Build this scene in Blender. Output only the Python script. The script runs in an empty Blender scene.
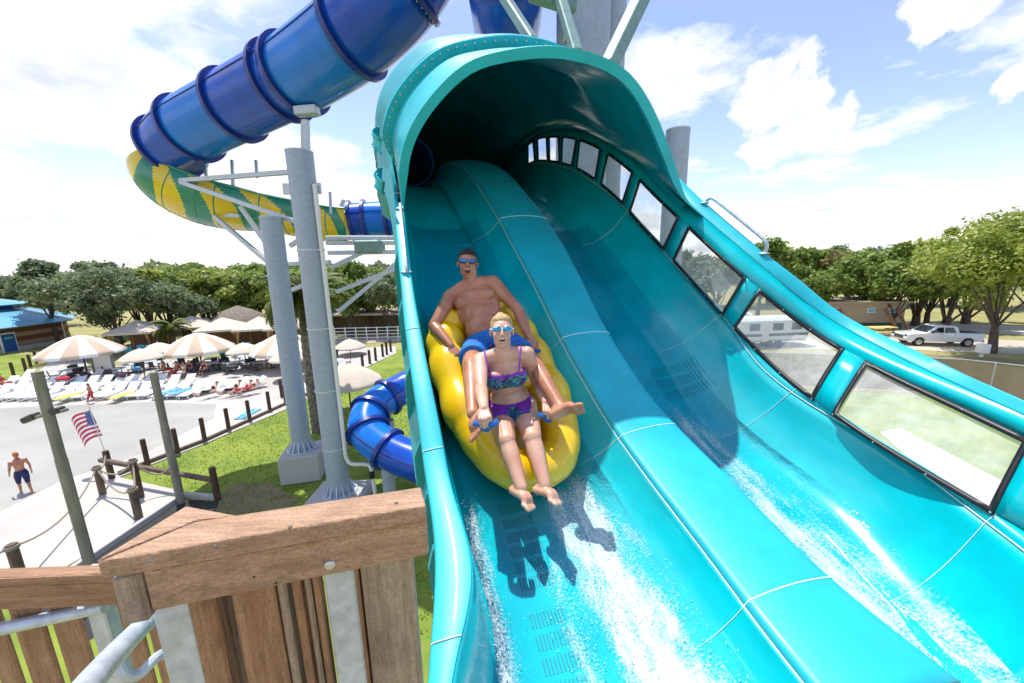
import bpy, bmesh, math, random
import numpy as np
from mathutils import Vector, Matrix, Quaternion
random.seed(7); RNG = np.random.default_rng(11)
S = bpy.context.scene; C = S.collection
H = 8.6                                   # eye height above the ground (m)
F = 380.; PIT = math.radians(11.4); ROL = math.radians(-1.1)
f_ = np.array([0, math.cos(PIT), -math.sin(PIT)]); r0 = np.array([1., 0, 0]); u0 = np.cross(r0, f_)
cR, sR = math.cos(ROL), math.sin(ROL)
r_ = cR*r0+sR*u0; u_ = -sR*r0+cR*u0
EYE = np.array([0, 0, H])
def ray(x, y): return f_+(x-512)/F*r_+(341.5-y)/F*u_
def W(x, y, Z): return EYE+ray(x, y)*Z              # survey point: bearing plus measured depth
def G(x, y, z=0.0):                                  # survey point on a level plane
    d = ray(x, y); return EYE+d*((z-H)/d[2])
def proj(p):
    p = np.asarray(p, float)-EYE; z = p.dot(f_); return 512+F*p.dot(r_)/z, 341.5-F*p.dot(u_)/z, z
SUN = np.array([-.20, .235, .951]); SUN /= np.linalg.norm(SUN)

# ---------------------------------------------------------------- materials
def nt(m): return m.node_tree.nodes, m.node_tree.links
def pmat(name, col, rough=.6, metal=0, noise=0, nscale=8, bump=0, bscale=40, spec=.5, coat=0, col2=None, stretch=None, sss=0, trans=0, alpha=1, detail=4, coords='Object'):
    m = bpy.data.materials.new(name); m.use_nodes = True; N, L = nt(m)
    b = N['Principled BSDF']; b.inputs['Base Color'].default_value = (*col, 1); b.inputs['Roughness'].default_value = rough
    b.inputs['Metallic'].default_value = metal; b.inputs['Specular IOR Level'].default_value = spec
    b.inputs['Coat Weight'].default_value = coat; b.inputs['Coat Roughness'].default_value = .06
    if sss: b.inputs['Subsurface Weight'].default_value = sss; b.inputs['Subsurface Radius'].default_value = (1, .3, .15); b.inputs['Subsurface Scale'].default_value = .012
    if trans: b.inputs['Transmission Weight'].default_value = trans
    b.inputs['Alpha'].default_value = alpha
    tc = N.new('ShaderNodeTexCoord'); mp = N.new('ShaderNodeMapping'); L.new(tc.outputs[coords], mp.inputs[0])
    if stretch: mp.inputs['Scale'].default_value = stretch
    if noise or col2:
        n = N.new('ShaderNodeTexNoise'); n.inputs['Scale'].default_value = nscale; n.inputs['Detail'].default_value = detail; L.new(mp.outputs[0], n.inputs[0])
        cr = N.new('ShaderNodeValToRGB'); L.new(n.outputs[0], cr.inputs[0])
        c2 = col2 if col2 else tuple(c*(1-noise) for c in col)
        cr.color_ramp.elements[0].position = .33; cr.color_ramp.elements[1].position = .67
        cr.color_ramp.elements[0].color = (*c2, 1); cr.color_ramp.elements[1].color = (*col, 1)
        L.new(cr.outputs[0], b.inputs['Base Color'])
    if bump:
        n2 = N.new('ShaderNodeTexNoise'); n2.inputs['Scale'].default_value = bscale; n2.inputs['Detail'].default_value = 5; L.new(mp.outputs[0], n2.inputs[0])
        bp = N.new('ShaderNodeBump'); bp.inputs['Strength'].default_value = bump; bp.inputs['Distance'].default_value = .02; L.new(n2.outputs[0], bp.inputs['Height']); L.new(bp.outputs[0], b.inputs['Normal'])
    return m
M = {}
TEAL = (.0, .53, .60)
M['teal'] = pmat('teal_fibreglass', TEAL, .24, noise=.2, nscale=3.2, bump=.06, bscale=4, coat=.35, detail=13)
M['teal_rim'] = pmat('teal_rim', (.012, .50, .60), .46, noise=.16, nscale=4, bump=.05, bscale=14, coat=.08, detail=10)
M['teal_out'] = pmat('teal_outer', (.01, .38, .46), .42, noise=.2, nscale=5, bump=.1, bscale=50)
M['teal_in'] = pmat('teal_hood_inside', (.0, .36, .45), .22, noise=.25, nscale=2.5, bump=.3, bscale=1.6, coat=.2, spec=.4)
M['caulk'] = pmat('joint_caulk', (.72, .84, .82), .5)
M['blue'] = pmat('blue_gelcoat', (.004, .085, .58), .26, noise=.25, nscale=1.5, bump=.04, bscale=4, coat=.3, spec=.35)
M['blue_light'] = pmat('light_blue_gelcoat', (.003, .19, .76), .26, noise=.2, nscale=1.5, bump=.04, bscale=4, coat=.3, spec=.35)
M['navy'] = pmat('navy_flange', (.01, .03, .22), .35, coat=.2)
M['yellow'] = pmat('yellow_gelcoat', (.78, .56, .01), .25, noise=.1, nscale=2, coat=.5)
M['green'] = pmat('green_gelcoat', (.01, .25, .16), .25, noise=.15, nscale=2, coat=.5)
M['galv'] = pmat('galvanised_steel', (.60, .66, .74), .42, metal=.3, noise=.28, nscale=30, bump=.12, bscale=90, detail=8)
M['galv_col'] = pmat('galvanised_column', (.37, .44, .55), .5, metal=.12, noise=.14, nscale=9, bump=.1, bscale=12, detail=9)
M['bolt'] = pmat('steel_bolt', (.6, .62, .63), .35, metal=.8)
M['black'] = pmat('black_rubber', (.012, .014, .018), .45)
M['white_pvc'] = pmat('white_pvc', (.75, .76, .75), .4)
M['concrete'] = pmat('concrete', (.47, .46, .43), .85, noise=.15, nscale=.35, bump=.1, bscale=6, detail=9)
M['deck'] = pmat('pool_deck_concrete', (.50, .475, .43), .85, noise=.22, nscale=.3, bump=.1, bscale=5, detail=10)
M['basin'] = pmat('pool_basin', (.44, .42, .37), .7, noise=.4, nscale=.12, stretch=(1, 1.5, 1), detail=8)
M['lawn'] = pmat('lawn', (.23, .29, .03), .9, col2=(.13, .19, .018), nscale=.6, bump=.6, bscale=9, detail=14)
M['dry'] = pmat('dry_grass', (.36, .31, .13), .95, col2=(.22, .23, .07), nscale=.25, bump=.5, bscale=5, detail=12)
M['dirt'] = pmat('bare_dirt', (.25, .19, .11), .95, col2=(.16, .15, .05), nscale=1.1, bump=.5, bscale=8, detail=12)
M['sand'] = pmat('sandy_drive', (.52, .46, .36), .95, noise=.22, nscale=.3, bump=.3, bscale=4, detail=10)
M['pit'] = pmat('black_pit', (.03, .03, .03), .9)
M['wood_post'] = pmat('weathered_post', (.16, .11, .075), .8, noise=.5, nscale=14, stretch=(1, 1, .15), bump=.4, bscale=40)
M['wood_post_dark'] = pmat('stained_post', (.10, .05, .03), .75, noise=.4, nscale=14, stretch=(1, 1, .15), bump=.3, bscale=40)
M['pole_green'] = pmat('grey_green_pole', (.30, .28, .22), .8, noise=.4, nscale=9, stretch=(1, 1, .12), bump=.4, bscale=30)
M['rope'] = pmat('rope', (.36, .31, .24), .9, noise=.4, nscale=60)
M['white_pl'] = pmat('white_plastic', (.80, .80, .78), .45)
M['canvas_w'] = pmat('white_canvas', (.80, .77, .70), .8, noise=.05, nscale=2)
M['canvas_t'] = pmat('tan_canvas', (.56, .43, .31), .8, noise=.08, nscale=2)
M['canvas_c'] = pmat('cream_canvas', (.62, .54, .43), .8, noise=.1, nscale=2)
M['blue_pl'] = pmat('blue_plastic', (.01, .12, .45), .35)
M['teal_pl'] = pmat('teal_plastic', (.03, .30, .38), .45)
M['dark_metal'] = pmat('dark_metal', (.06, .055, .05), .5, metal=.3)
M['cloth_dk'] = pmat('dark_towels', (.10, .03, .05), .9, col2=(.02, .02, .06), nscale=9)
M['cloth_red'] = pmat('red_cloth', (.5, .05, .06), .9)
M['cloth_blue'] = pmat('blue_cloth', (.04, .18, .55), .9, col2=(.2, .5, .7), nscale=7)
M['cloth_yel'] = pmat('yellow_towel', (.65, .55, .12), .9)
M['bark'] = pmat('bark', (.13, .10, .075), .9, noise=.55, nscale=6, stretch=(1, 1, .3), bump=.9, bscale=14, detail=10)
M['palm_bark'] = pmat('palm_bark', (.30, .25, .2), .9, noise=.75, nscale=7, bump=.9, bscale=14, detail=4)
def leafmat(name, a, b, sc=.5):
    m = pmat(name, a, .55, col2=b, nscale=sc*1.6, detail=9); N, L = nt(m)
    P = N['Principled BSDF']; t = N.new('ShaderNodeBsdfTranslucent'); mx = N.new('ShaderNodeMixShader'); mx.inputs[0].default_value = .42
    src = P.inputs['Base Color'].links[0].from_socket; L.new(src, t.inputs[0])
    o = N['Material Output']; L.new(P.outputs[0], mx.inputs[1]); L.new(t.outputs[0], mx.inputs[2]); L.new(mx.outputs[0], o.inputs[0]); return m
M['leaf_dark'] = leafmat('leaves_dark', (.27, .32, .16), (.10, .15, .06))
M['leaf_mid'] = leafmat('leaves_mid', (.30, .39, .075), (.10, .18, .03))
M['leaf_light'] = leafmat('leaves_light', (.44, .49, .095), (.19, .27, .035))
M['leaf_brown'] = leafmat('leaves_brown', (.30, .25, .08), (.17, .17, .045))
M['leaf_palm'] = leafmat('leaves_palm', (.24, .27, .05), (.10, .16, .03))
# ---------------------------------------------------------------- object helpers
def rootloc(o):
    v = Vector((0, 0, 0))
    while o is not None: v = v+o.location; o = o.parent
    return v
def mesh(name, V, Fc, mats, parent=None, smooth=True, kind=None, world=True, midx=None, auto=None):
    V = np.asarray(V, float).reshape(-1, 3)
    if parent is not None and world: V = V-np.array(rootloc(parent))
    me = bpy.data.meshes.new(name); me.from_pydata(V.tolist(), [], [tuple(int(i) for i in q) for q in Fc])
    for m in (mats if isinstance(mats, (list, tuple)) else [mats]): me.materials.append(m)
    if midx is not None: me.polygons.foreach_set('material_index', np.array(midx, dtype=np.int32))
    if smooth: me.polygons.foreach_set('use_smooth', [True]*len(me.polygons))
    me.update(); o = bpy.data.objects.new(name, me); C.objects.link(o); o.parent = parent
    if kind: o['kind'] = kind
    if smooth and auto:
        me.set_sharp_from_angle(angle=math.radians(auto))
    return o
def thing(name, label, cat, loc=(0, 0, 0), rz=0, group=None):
    o = bpy.data.objects.new(name, None); C.objects.link(o); o.location = loc; o.rotation_euler = (0, 0, rz)
    o['label'] = label; o['category'] = cat
    if group: o['group'] = group
    return o
def tag(o, label, cat, group=None):
    o['label'] = label; o['category'] = cat
    if group: o['group'] = group
    return o
def dup(o, loc, rz=0, label=None, scale=None):
    r = o.copy(); C.objects.link(r); r.location = loc; r.rotation_euler = (0, 0, rz)
    if scale: r.scale = (scale,)*3
    if label: r['label'] = label
    for ch in o.children:
        c = ch.copy(); C.objects.link(c); c.parent = r
        for g in ch.children:
            d = g.copy(); C.objects.link(d); d.parent = c
    return r
class MB:
    def __init__(s): s.V = []; s.F = []; s.I = []
    def add(s, V, Fc, mi=0):
        n = len(s.V); s.V += [tuple(v) for v in np.asarray(V, float).reshape(-1, 3)]; s.F += [tuple(i+n for i in q) for q in Fc]; s.I += [mi]*len(Fc)
    def obj(s, name, mats, parent=None, smooth=True, world=True, auto=35, **k): return mesh(name, s.V, s.F, mats, parent, smooth, world=world, midx=s.I, auto=auto, **k)
    def box(s, c, d, R=None, mi=0, bev=0):
        c = np.array(c, float); hx, hy, hz = np.array(d)/2
        if bev:
            b = min(bev, hx*.9, hy*.9, hz*.9); P = []
            for X in (-1, 1):
                for Y in (-1, 1):
                    for Z in (-1, 1): P += [(X*hx, Y*(hy-b), Z*(hz-b)), (X*(hx-b), Y*hy, Z*(hz-b)), (X*(hx-b), Y*(hy-b), Z*hz)]
            bm = bmesh.new(); [bm.verts.new(p) for p in P]; r = bmesh.ops.convex_hull(bm, input=bm.verts); bm.normal_update()
            bmesh.ops.dissolve_limit(bm, angle_limit=.01, verts=bm.verts, edges=bm.edges); bm.verts.index_update()
            V = np.array([v.co[:] for v in bm.verts]); Fc = [[v.index for v in q.verts] for q in bm.faces]; bm.free()
        else:
            V = np.array([(x, y, z) for x in (-hx, hx) for y in (-hy, hy) for z in (-hz, hz)]); Fc = [(0, 1, 3, 2), (4, 6, 7, 5), (0, 4, 5, 1), (2, 3, 7, 6), (0, 2, 6, 4), (1, 5, 7, 3)]
        if R is not None: V = V@np.array(R, float).T
        s.add(V+c, Fc, mi)
    def tube(s, P, r, n=10, caps=True, mi=0, closed=False, ell=None):
        P = np.array(P, float); m = len(P); rr = np.full(m, r, float) if np.isscalar(r) else np.array(r, float)
        T = np.gradient(P, axis=0) if not closed else np.roll(P, -1, 0)-np.roll(P, 1, 0); T /= np.linalg.norm(T, axis=1)[:, None]+1e-12
        a = np.array([0, 0, 1.]) if abs(T[0][2]) < .9 else np.array([1., 0, 0]); X = np.cross(a, T[0]); X /= np.linalg.norm(X); R = []
        for i in range(m):
            X = X-T[i]*X.dot(T[i]); X /= np.linalg.norm(X); Y = np.cross(T[i], X)
            for j in range(n):
                t = 2*math.pi*j/n; R.append(P[i]+rr[i]*(math.cos(t)*X+math.sin(t)*Y))
        Fc = []
        for i in range(m if closed else m-1):
            for j in range(n):
                a0 = i*n+j; b0 = i*n+(j+1) % n; c0 = ((i+1) % m)*n+(j+1) % n; d0 = ((i+1) % m)*n+j; Fc.append((a0, b0, c0, d0))
        if caps and not closed: Fc += [tuple(range(n))[::-1], tuple((m-1)*n+j for j in range(n))]
        s.add(R, Fc, mi)
    def beam(s, a, b, w, h, up=(0, 0, 1), mi=0, bev=0):
        a = np.array(a, float); b = np.array(b, float); t = b-a; L = np.linalg.norm(t); t /= L; up = np.array(up, float)
        x = np.cross(t, up); x /= np.linalg.norm(x); y = np.cross(x, t); s.box((a+b)/2, (w, L, h), np.column_stack([x, t, y]), mi, bev)
    def ball(s, c, r, n=10, R=None, mi=0):
        r = np.array([r]*3 if np.isscalar(r) else r, float); V = [(0, 0, 1)]; m = max(4, n//2+1)
        for i in range(1, m):
            for j in range(n): t = math.pi*i/m; p = 2*math.pi*j/n; V.append((math.sin(t)*math.cos(p), math.sin(t)*math.sin(p), math.cos(t)))
        V.append((0, 0, -1)); V = np.array(V)*r
        if R is not None: V = V@np.array(R).T
        Fc = [(0, 1+j, 1+(j+1) % n) for j in range(n)]
        for i in range(m-2):
            for j in range(n): a0 = 1+i*n; Fc.append((a0+j, a0+n+j, a0+n+(j+1) % n, a0+(j+1) % n))
        a0 = 1+(m-2)*n; Fc += [(a0+j, len(V)-1, a0+(j+1) % n) for j in range(n)]
        s.add(V+np.array(c), Fc, mi)
    def grid(s, Pg, mi=0, close_v=False):
        Pg = np.array(Pg, float); a, b = Pg.shape[:2]; Fc = []
        for i in range(a-1):
            for j in range(b if close_v else b-1): Fc.append((i*b+j, i*b+(j+1) % b, (i+1)*b+(j+1) % b, (i+1)*b+j))
        s.add(Pg.reshape(-1, 3), Fc, mi)
    def lathe(s, c, prof, n=16, mi=0):
        c = np.array(c); s.grid([[c+np.array([r*math.cos(2*math.pi*j/n), r*math.sin(2*math.pi*j/n), z]) for j in range(n)] for r, z in prof], mi, True)
def cr(P, n=12):
    P = np.array(P, float); Q = np.vstack([2*P[0]-P[1], P, 2*P[-1]-P[-2]]); out = []
    for i in range(len(P)-1):
        a, b, c, d = Q[i:i+4]
        for k in range(n):
            t = k/n; out.append(.5*((2*b)+(c-a)*t+(2*a-5*b+4*c-d)*t*t+(3*b-a-3*c+d)*t**3))
    out.append(P[-1]); return np.array(out)
def solidify(o, t, off=-1):
    m = o.modifiers.new('thick', 'SOLIDIFY'); m.thickness = t; m.offset = off; return o
def nrm(v): v = np.array(v, float); return v/np.linalg.norm(v)
# ---------------------------------------------------------------- camera, sky, sun
cam = bpy.data.cameras.new('camera'); co = bpy.data.objects.new('camera', cam); C.objects.link(co); S.camera = co
cam.sensor_width = 36; cam.lens = 36*F/1024; cam.clip_end = 3000; cam.clip_start = .05
co.matrix_world = Matrix(((r_[0], u_[0], -f_[0], 0), (r_[1], u_[1], -f_[1], 0), (r_[2], u_[2], -f_[2], H), (0, 0, 0, 1)))
S.render.resolution_x = 1024; S.render.resolution_y = 683
S.view_settings.view_transform = 'Standard'; S.view_settings.look = 'None'; S.view_settings.gamma = 1; S.view_settings.exposure = 1.22
elev = math.asin(SUN[2]); az = math.atan2(SUN[0], SUN[1])
w = bpy.data.worlds.new('World'); S.world = w; w.use_nodes = True; N = w.node_tree.nodes; L = w.node_tree.links
bg = N['Background']; sk = N.new('ShaderNodeTexSky'); sk.sky_type = 'NISHITA'; sk.sun_disc = False; sk.sun_elevation = elev; sk.sun_rotation = az; sk.dust_density = .25; sk.air_density = 1.0; sk.ozone_density = 3.0
def node(t, **k):
    n = N.new(t)
    for a, b in k.items(): setattr(n, a, b)
    return n
def mth(op, a, b=None, c=None, clamp=False):
    n = N.new('ShaderNodeMath'); n.operation = op; n.use_clamp = clamp
    for i, v in enumerate((a, b, c)):
        if v is None: continue
        if isinstance(v, (int, float)): n.inputs[i].default_value = v
        else: L.new(v, n.inputs[i])
    return n.outputs[0]
tc = N.new('ShaderNodeTexCoord'); dirv = tc.outputs['Generated']
sp = N.new('ShaderNodeSeparateXYZ'); L.new(dirv, sp.inputs[0])
zz = mth('ADD', mth('MAXIMUM', sp.outputs[2], 0), .13)
cx = mth('DIVIDE', sp.outputs[0], zz); cy = mth('DIVIDE', sp.outputs[1], zz)
cmb = N.new('ShaderNodeCombineXYZ'); L.new(cx, cmb.inputs[0]); L.new(cy, cmb.inputs[1])
def noise(vec, scale, detail=8, rough=.55, off=(0, 0, 0), sc=(1, 1, 1)):
    mp = N.new('ShaderNodeMapping'); mp.inputs['Location'].default_value = off; mp.inputs['Scale'].default_value = sc; L.new(vec, mp.inputs[0])
    n = N.new('ShaderNodeTexNoise'); n.inputs['Scale'].default_value = scale; n.inputs['Detail'].default_value = detail; n.inputs['Roughness'].default_value = rough; L.new(mp.outputs[0], n.inputs[0]); return n.outputs[0]
def ramp(v, a, b): return mth('SUBTRACT', 1, mth('SUBTRACT', 1, mth('DIVIDE', mth('SUBTRACT', v, a), b-a, clamp=True)), clamp=True)
n1 = noise(cmb.outputs[0], .95, 10, .58, (3.1, 1.7, 0))
# more cover to the left (west) and low over the horizon
left = ramp(mth('MULTIPLY', sp.outputs[0], -1), -.25, .35)
low = ramp(mth('MULTIPLY', sp.outputs[2], -1), -.36, -.12)
cov = mth('ADD', mth('MULTIPLY', left, .065), mth('MULTIPLY', low, .075))
cl = ramp(mth('ADD', n1, cov), .545, .625)
def blob(px, py, rad, k, seed):                     # one cumulus in a given direction
    d = nrm(ray(px, py)); vm = N.new('ShaderNodeVectorMath'); vm.operation = 'DISTANCE'; L.new(dirv, vm.inputs[0]); vm.inputs[1].default_value = d
    n = noise(dirv, k, 9, .6, seed)
    return ramp(mth('SUBTRACT', mth('MULTIPLY', n, 2.6), mth('DIVIDE', vm.outputs['Value'], rad)), .36, .62)
for a in ((775, 98, .085, 13, (1, 2, 3)), (815, 125, .06, 14, (5, 2, 1)), (768, 150, .05, 15, (4, 4, 4)), (965, -4, .06, 12, (0, 3, 1)), (1020, 78, .028, 16, (2, 2, 2)), (50, 2, .08, 10, (7, 1, 1))): cl = mth('MAXIMUM', cl, blob(*a))
wisp = mth('MULTIPLY', ramp(noise(cmb.outputs[0], .8, 6, .65, (9, 4, 2), (.5, 1.6, 1)), .45, .75), mth('ADD', mth('MULTIPLY', left, .6), .12))
shade = noise(cmb.outputs[0], 2.2, 7, .6, (0, 0, 5))
cc = N.new('ShaderNodeValToRGB'); L.new(shade, cc.inputs[0]); cc.color_ramp.elements[0].position = .3; cc.color_ramp.elements[1].position = .58
cc.color_ramp.elements[0].color = (2.7, 2.9, 3.3, 1); cc.color_ramp.elements[1].color = (4.3, 4.32, 4.35, 1)
mx1 = node('ShaderNodeMix', data_type='RGBA'); L.new(wisp, mx1.inputs[0]); tint = node('ShaderNodeMix', data_type='RGBA', blend_type='MULTIPLY'); tint.inputs[0].default_value = 1; L.new(sk.outputs[0], tint.inputs[6]); tint.inputs[7].default_value = (.95, .80, .84, 1); L.new(tint.outputs[2], mx1.inputs[6]); mx1.inputs[7].default_value = (2.6, 2.9, 3.5, 1)
mx2 = node('ShaderNodeMix', data_type='RGBA'); L.new(cl, mx2.inputs[0]); L.new(mx1.outputs[2], mx2.inputs[6]); L.new(cc.outputs[0], mx2.inputs[7])
L.new(mx2.outputs[2], bg.inputs[0]); bg.inputs[1].default_value = .13
sl = bpy.data.lights.new('sun', 'SUN'); sl.energy = 2.45; sl.angle = math.radians(.5); sl.color = (1, .965, .9)
so = bpy.data.objects.new('sun', sl); C.objects.link(so); so.rotation_euler = Vector(-SUN).to_track_quat('-Z', 'Y').to_euler(); so.location = (-10, 10, 40)
# ---------------------------------------------------------------- the water slide
SC = .93
_pp = [(655, 860, 1.3), (610, 740, 1.60), (575, 640, 1.95), (525, 500, 2.65), (490, 400, 3.2), (470, 330, 3.68), (450, 260, 4.3), (430, 195, 5.2)]
_P = [W(x, y, z*SC) for x, y, z in _pp]
_P += [_P[-1]+np.array(d)*SC for d in ((-.38, .85, .30), (-.70, 1.75, .36), (-1.0, 2.8, .34), (-1.3, 3.8, .30))]
_c = cr(_P, 16); _s = np.concatenate([[0], np.cumsum(np.linalg.norm(np.diff(_c, axis=0), axis=1))])
DS = .06; SS = np.arange(0, _s[-1], DS); PATH = np.column_stack([np.interp(SS, _s, _c[:, i]) for i in range(3)])
def smooth(a, n):
    a = np.asarray(a, float); k = np.hanning(n+2)[1:-1]; k /= k.sum(); h = n//2
    if a.ndim == 1: return np.convolve(np.pad(a, h, mode='reflect', reflect_type='odd'), k, 'valid')
    return np.column_stack([smooth(a[:, i], n) for i in range(a.shape[1])])
PATH = smooth(PATH, 9)
TT = np.gradient(PATH, axis=0); TT /= np.linalg.norm(TT, axis=1)[:, None]; TT = smooth(TT, 15); TT /= np.linalg.norm(TT, axis=1)[:, None]
LL = np.cross(TT, [0, 0, 1.]); LL /= np.linalg.norm(LL, axis=1)[:, None]; WW = np.cross(LL, TT); NS = len(PATH)
def SP(i, u, v):                                     # point on cross-section i (fractional allowed)
    i = min(max(i, 0), NS-1.001); a = int(i); t = i-a
    if u > 1.5 and .02 < v < 1.15: k_ = min(1, max(0, (i-72)/20)); v -= .05*k_*k_*(3-2*k_)*min(1, v/.4)
    q = lambda A: A[a]*(1-t)+A[a+1]*t
    return q(PATH)+q(LL)*u+q(WW)*v
CV = {
'rimout': [(397, 205), (402, 300), (415, 400), (424, 470), (436, 560), (425, 683)],
'rimin': [(402, 192), (412, 280), (426, 360), (440, 430), (452, 490), (470, 545), (479, 580), (462, 640), (440, 700)],
'ridgeL': [(462, 165), (482, 190), (500, 218), (530, 272), (564, 339), (590, 385), (622, 437), (680, 512), (741, 591), (814, 683), (900, 790)],
'ridgeR': [(500, 165), (525, 190), (565, 243), (606, 327), (655, 400), (675, 422), (745, 493), (817, 566), (900, 632), (962, 683), (1060, 770)],
'seam': [(523, 188), (575, 184), (629, 214), (675, 265), (725, 318), (780, 384), (895, 453), (1024, 547), (1150, 650)],
'wtop': [(520, 158), (530, 147), (539, 142), (550, 139), (563, 137), (580, 141), (607, 154), (638, 180), (689, 226), (759, 290), (866, 362), (1028, 440), (1190, 520)],
'wbot': [(520, 178), (531, 170), (539, 165), (550, 163), (562, 163), (578, 167), (602, 184), (630, 213), (675, 261), (737, 329), (836, 415), (995, 513), (1150, 603)],
'lip': [(672, 172), (690, 202), (740, 245), (800, 295), (870, 340), (940, 378), (1024, 418), (1150, 480)],
'edge': [(671, 163), (690, 190), (740, 233), (790, 274), (845, 315), (926, 356), (1024, 403), (1150, 460)]}
CV = {k: cr(v, 20) for k, v in CV.items()}
def solve_rail(name, v):
    D = np.array([ray(x, y) for x, y in CV[name]]); U = np.full(NS, np.nan)
    for i in range(NS):
        o = PATH[i]-EYE; den = D@TT[i]; q = o.dot(TT[i])/den; P = D*q[:, None]-o; uu = P@LL[i]; vv = P@WW[i]
        e = np.where((q > .3) & (q < 12), abs(vv-v), 9); j = int(np.argmin(e))
        if e[j] < .05*SC: U[i] = uu[j]
    ok = ~np.isnan(U); U = np.interp(np.arange(NS), np.arange(NS)[ok], U[ok]); return smooth(smooth(U, 11), 7)
VV = dict(rimout=.62, rimin=.62, ridgeL=.38, ridgeR=.38, seam=.52, wbot=.57, wtop=.93, lip=1.04, edge=1.10)
VV = {k: v*SC for k, v in VV.items()}
UU = {k: solve_rail(k, v) for k, v in VV.items()}
IM = int(np.argmin(abs(np.linalg.norm(PATH-W(450, 260, 4.3*SC), axis=1)))) # the mouth of the hood
K0 = IM-2
for k_, e_ in dict(seam=1.98, wbot=2.0, wtop=2.03, lip=2.06, edge=2.16, ridgeL=.47, ridgeR=.99).items():
    a0 = UU[k_][K0]; t_ = np.clip((np.arange(NS)-K0)/26., 0, 1); t_ = t_*t_*(3-2*t_); UU[k_] = np.where(np.arange(NS) > K0, a0*(1-t_)+e_*t_, UU[k_])
    UU[k_] = smooth(UU[k_], 7)
UU['lip'] = .6*UU['lip']+.4*(UU['wtop']+.04)
UU['rimout'] = np.minimum(UU['rimout'], UU['rimin']-.09*SC)
def nearest(name, px, py, v=None):
    v = VV[name] if v is None else v; best = (1e9, 0)
    for i in np.arange(0, NS-1, .25):
        x, y, z = proj(SP(i, np.interp(i, range(NS), UU[name]), v))
        if z < .2: continue
        d = (x-px)**2+(y-py)**2
        if d < best[0]: best = (d, i)
    return best[1]
def U(name, i): return float(np.interp(i, range(NS), UU[name]))
c = SC
def prof_left(i):
    a = U('rimin', i); b = U('ridgeL', i)
    k = [(a, .62*c), (a+.02, .50*c), (a+.045, .22*c), (a+.10, .07*c), (a+.22, .0), (0, -.015), (b*.45, .0), (b-.27, .055*c), (b-.13, .15*c), (b-.04, .27*c), (b-.008, .335*c)]
    return cr(k, 4)
def prof_ridge(i):
    b = U('ridgeL', i); d = U('ridgeR', i); m = (b+d)/2; e = d-b
    return np.array([(b-.008, .335*c), (b, .365*c), (b+.012, .378*c), (b+.03, .383*c), (b+.2*e, .40*c), (b+.35*e, .41*c), (m, .415*c), (b+.7*e, .41*c), (b+.85*e, .40*c), (d-.03, .39*c), (d-.01, .375*c), (d, .35*c), (d+.03, .25*c)])
def prof_right(i):
    d = U('ridgeR', i); s_ = U('seam', i)
    return cr([(d+.03, .25*c), (d+.06, .12*c), (d+.12, .03*c), (d+.24, 0), ((d+s_)/2+.05, -.01), (s_-.42, .0), (s_-.25, .06*c), (s_-.10, .24*c), (s_, .52*c)], 4)
def sweep(fn, i0, i1, step=1):
    idx = list(np.arange(i0, i1, step))+[i1]; return [[SP(i, u, v) for u, v in fn(i)] for i in idx]
slide = thing('water_slide', 'big turquoise double lane water slide with a hooded tunnel mouth and windows along its wall', 'water slide', tuple(SP(20, 0, -.2)))
def spart(name, g, mat, parent=slide, thick=.02, off=-1, sm=True, **k):
    mb = MB(); mb.grid(g); o = mb.obj(name, mat, parent, sm, auto=40, **k)
    if thick: solidify(o, thick, off)
    return o
E1 = NS-2
spart('tube_lane', sweep(prof_left, 0, E1), M['teal'], off=-1)
div = spart('lane_divider', sweep(prof_ridge, 0, E1), M['teal_rim'], thick=.012, off=-1)
spart('open_lane', sweep(prof_right, 0, E1), M['teal'], off=-1)
# left rim: flange, outer skirt, gussets
def prof_rim(i): a = U('rimin', i); b = U('rimout', i); return [(b, .60*c), (b+.004, .615*c), (b+.012, .622*c), (a-.02, .63*c), (a-.006, .628*c), (a, .61*c)]
rim = spart('left_rim', sweep(prof_rim, 0, IM), M['teal_rim'], thick=.03, off=-1)
def prof_skirt(i):
    b = U('rimout', i); return [(b+.006, .60*c), (b+.045, .57*c), (b+.05, .30*c), (b+.0, -.08*c), (b+.12, -.2*c), (.2, -.22*c)]
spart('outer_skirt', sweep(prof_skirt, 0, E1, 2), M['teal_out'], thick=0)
for px, py in ((398, 250), (402, 300), (410, 365), (420, 440), (428, 490), (434, 545)):
    i = nearest('rimout', px, py); mb = MB()
    b = U('rimout', i); pts = [(b-.005, .60*c), (b-.03, .45*c), (b-.005, -.05*c), (b+.045, -.05*c), (b+.045, .58*c)]
    A = [SP(i-.25, *p) for p in pts]; B = [SP(i+.25, *p) for p in pts]; n = len(pts)
    mb.add(A+B, [tuple(range(n)), tuple(range(2*n-1, n-1, -1))]+[(j, j+n, (j+1) % n+n, (j+1) % n) for j in range(n)])
    g_ = mb.obj('gusset', M['teal_out'], slide, False)
    for q_ in ((b-.004, .5*c), (b-.012, .2*c)): mb = MB(); mb.ball(SP(i, *q_), .011, 8); mb.obj('bolt', M['bolt'], g_)
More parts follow.
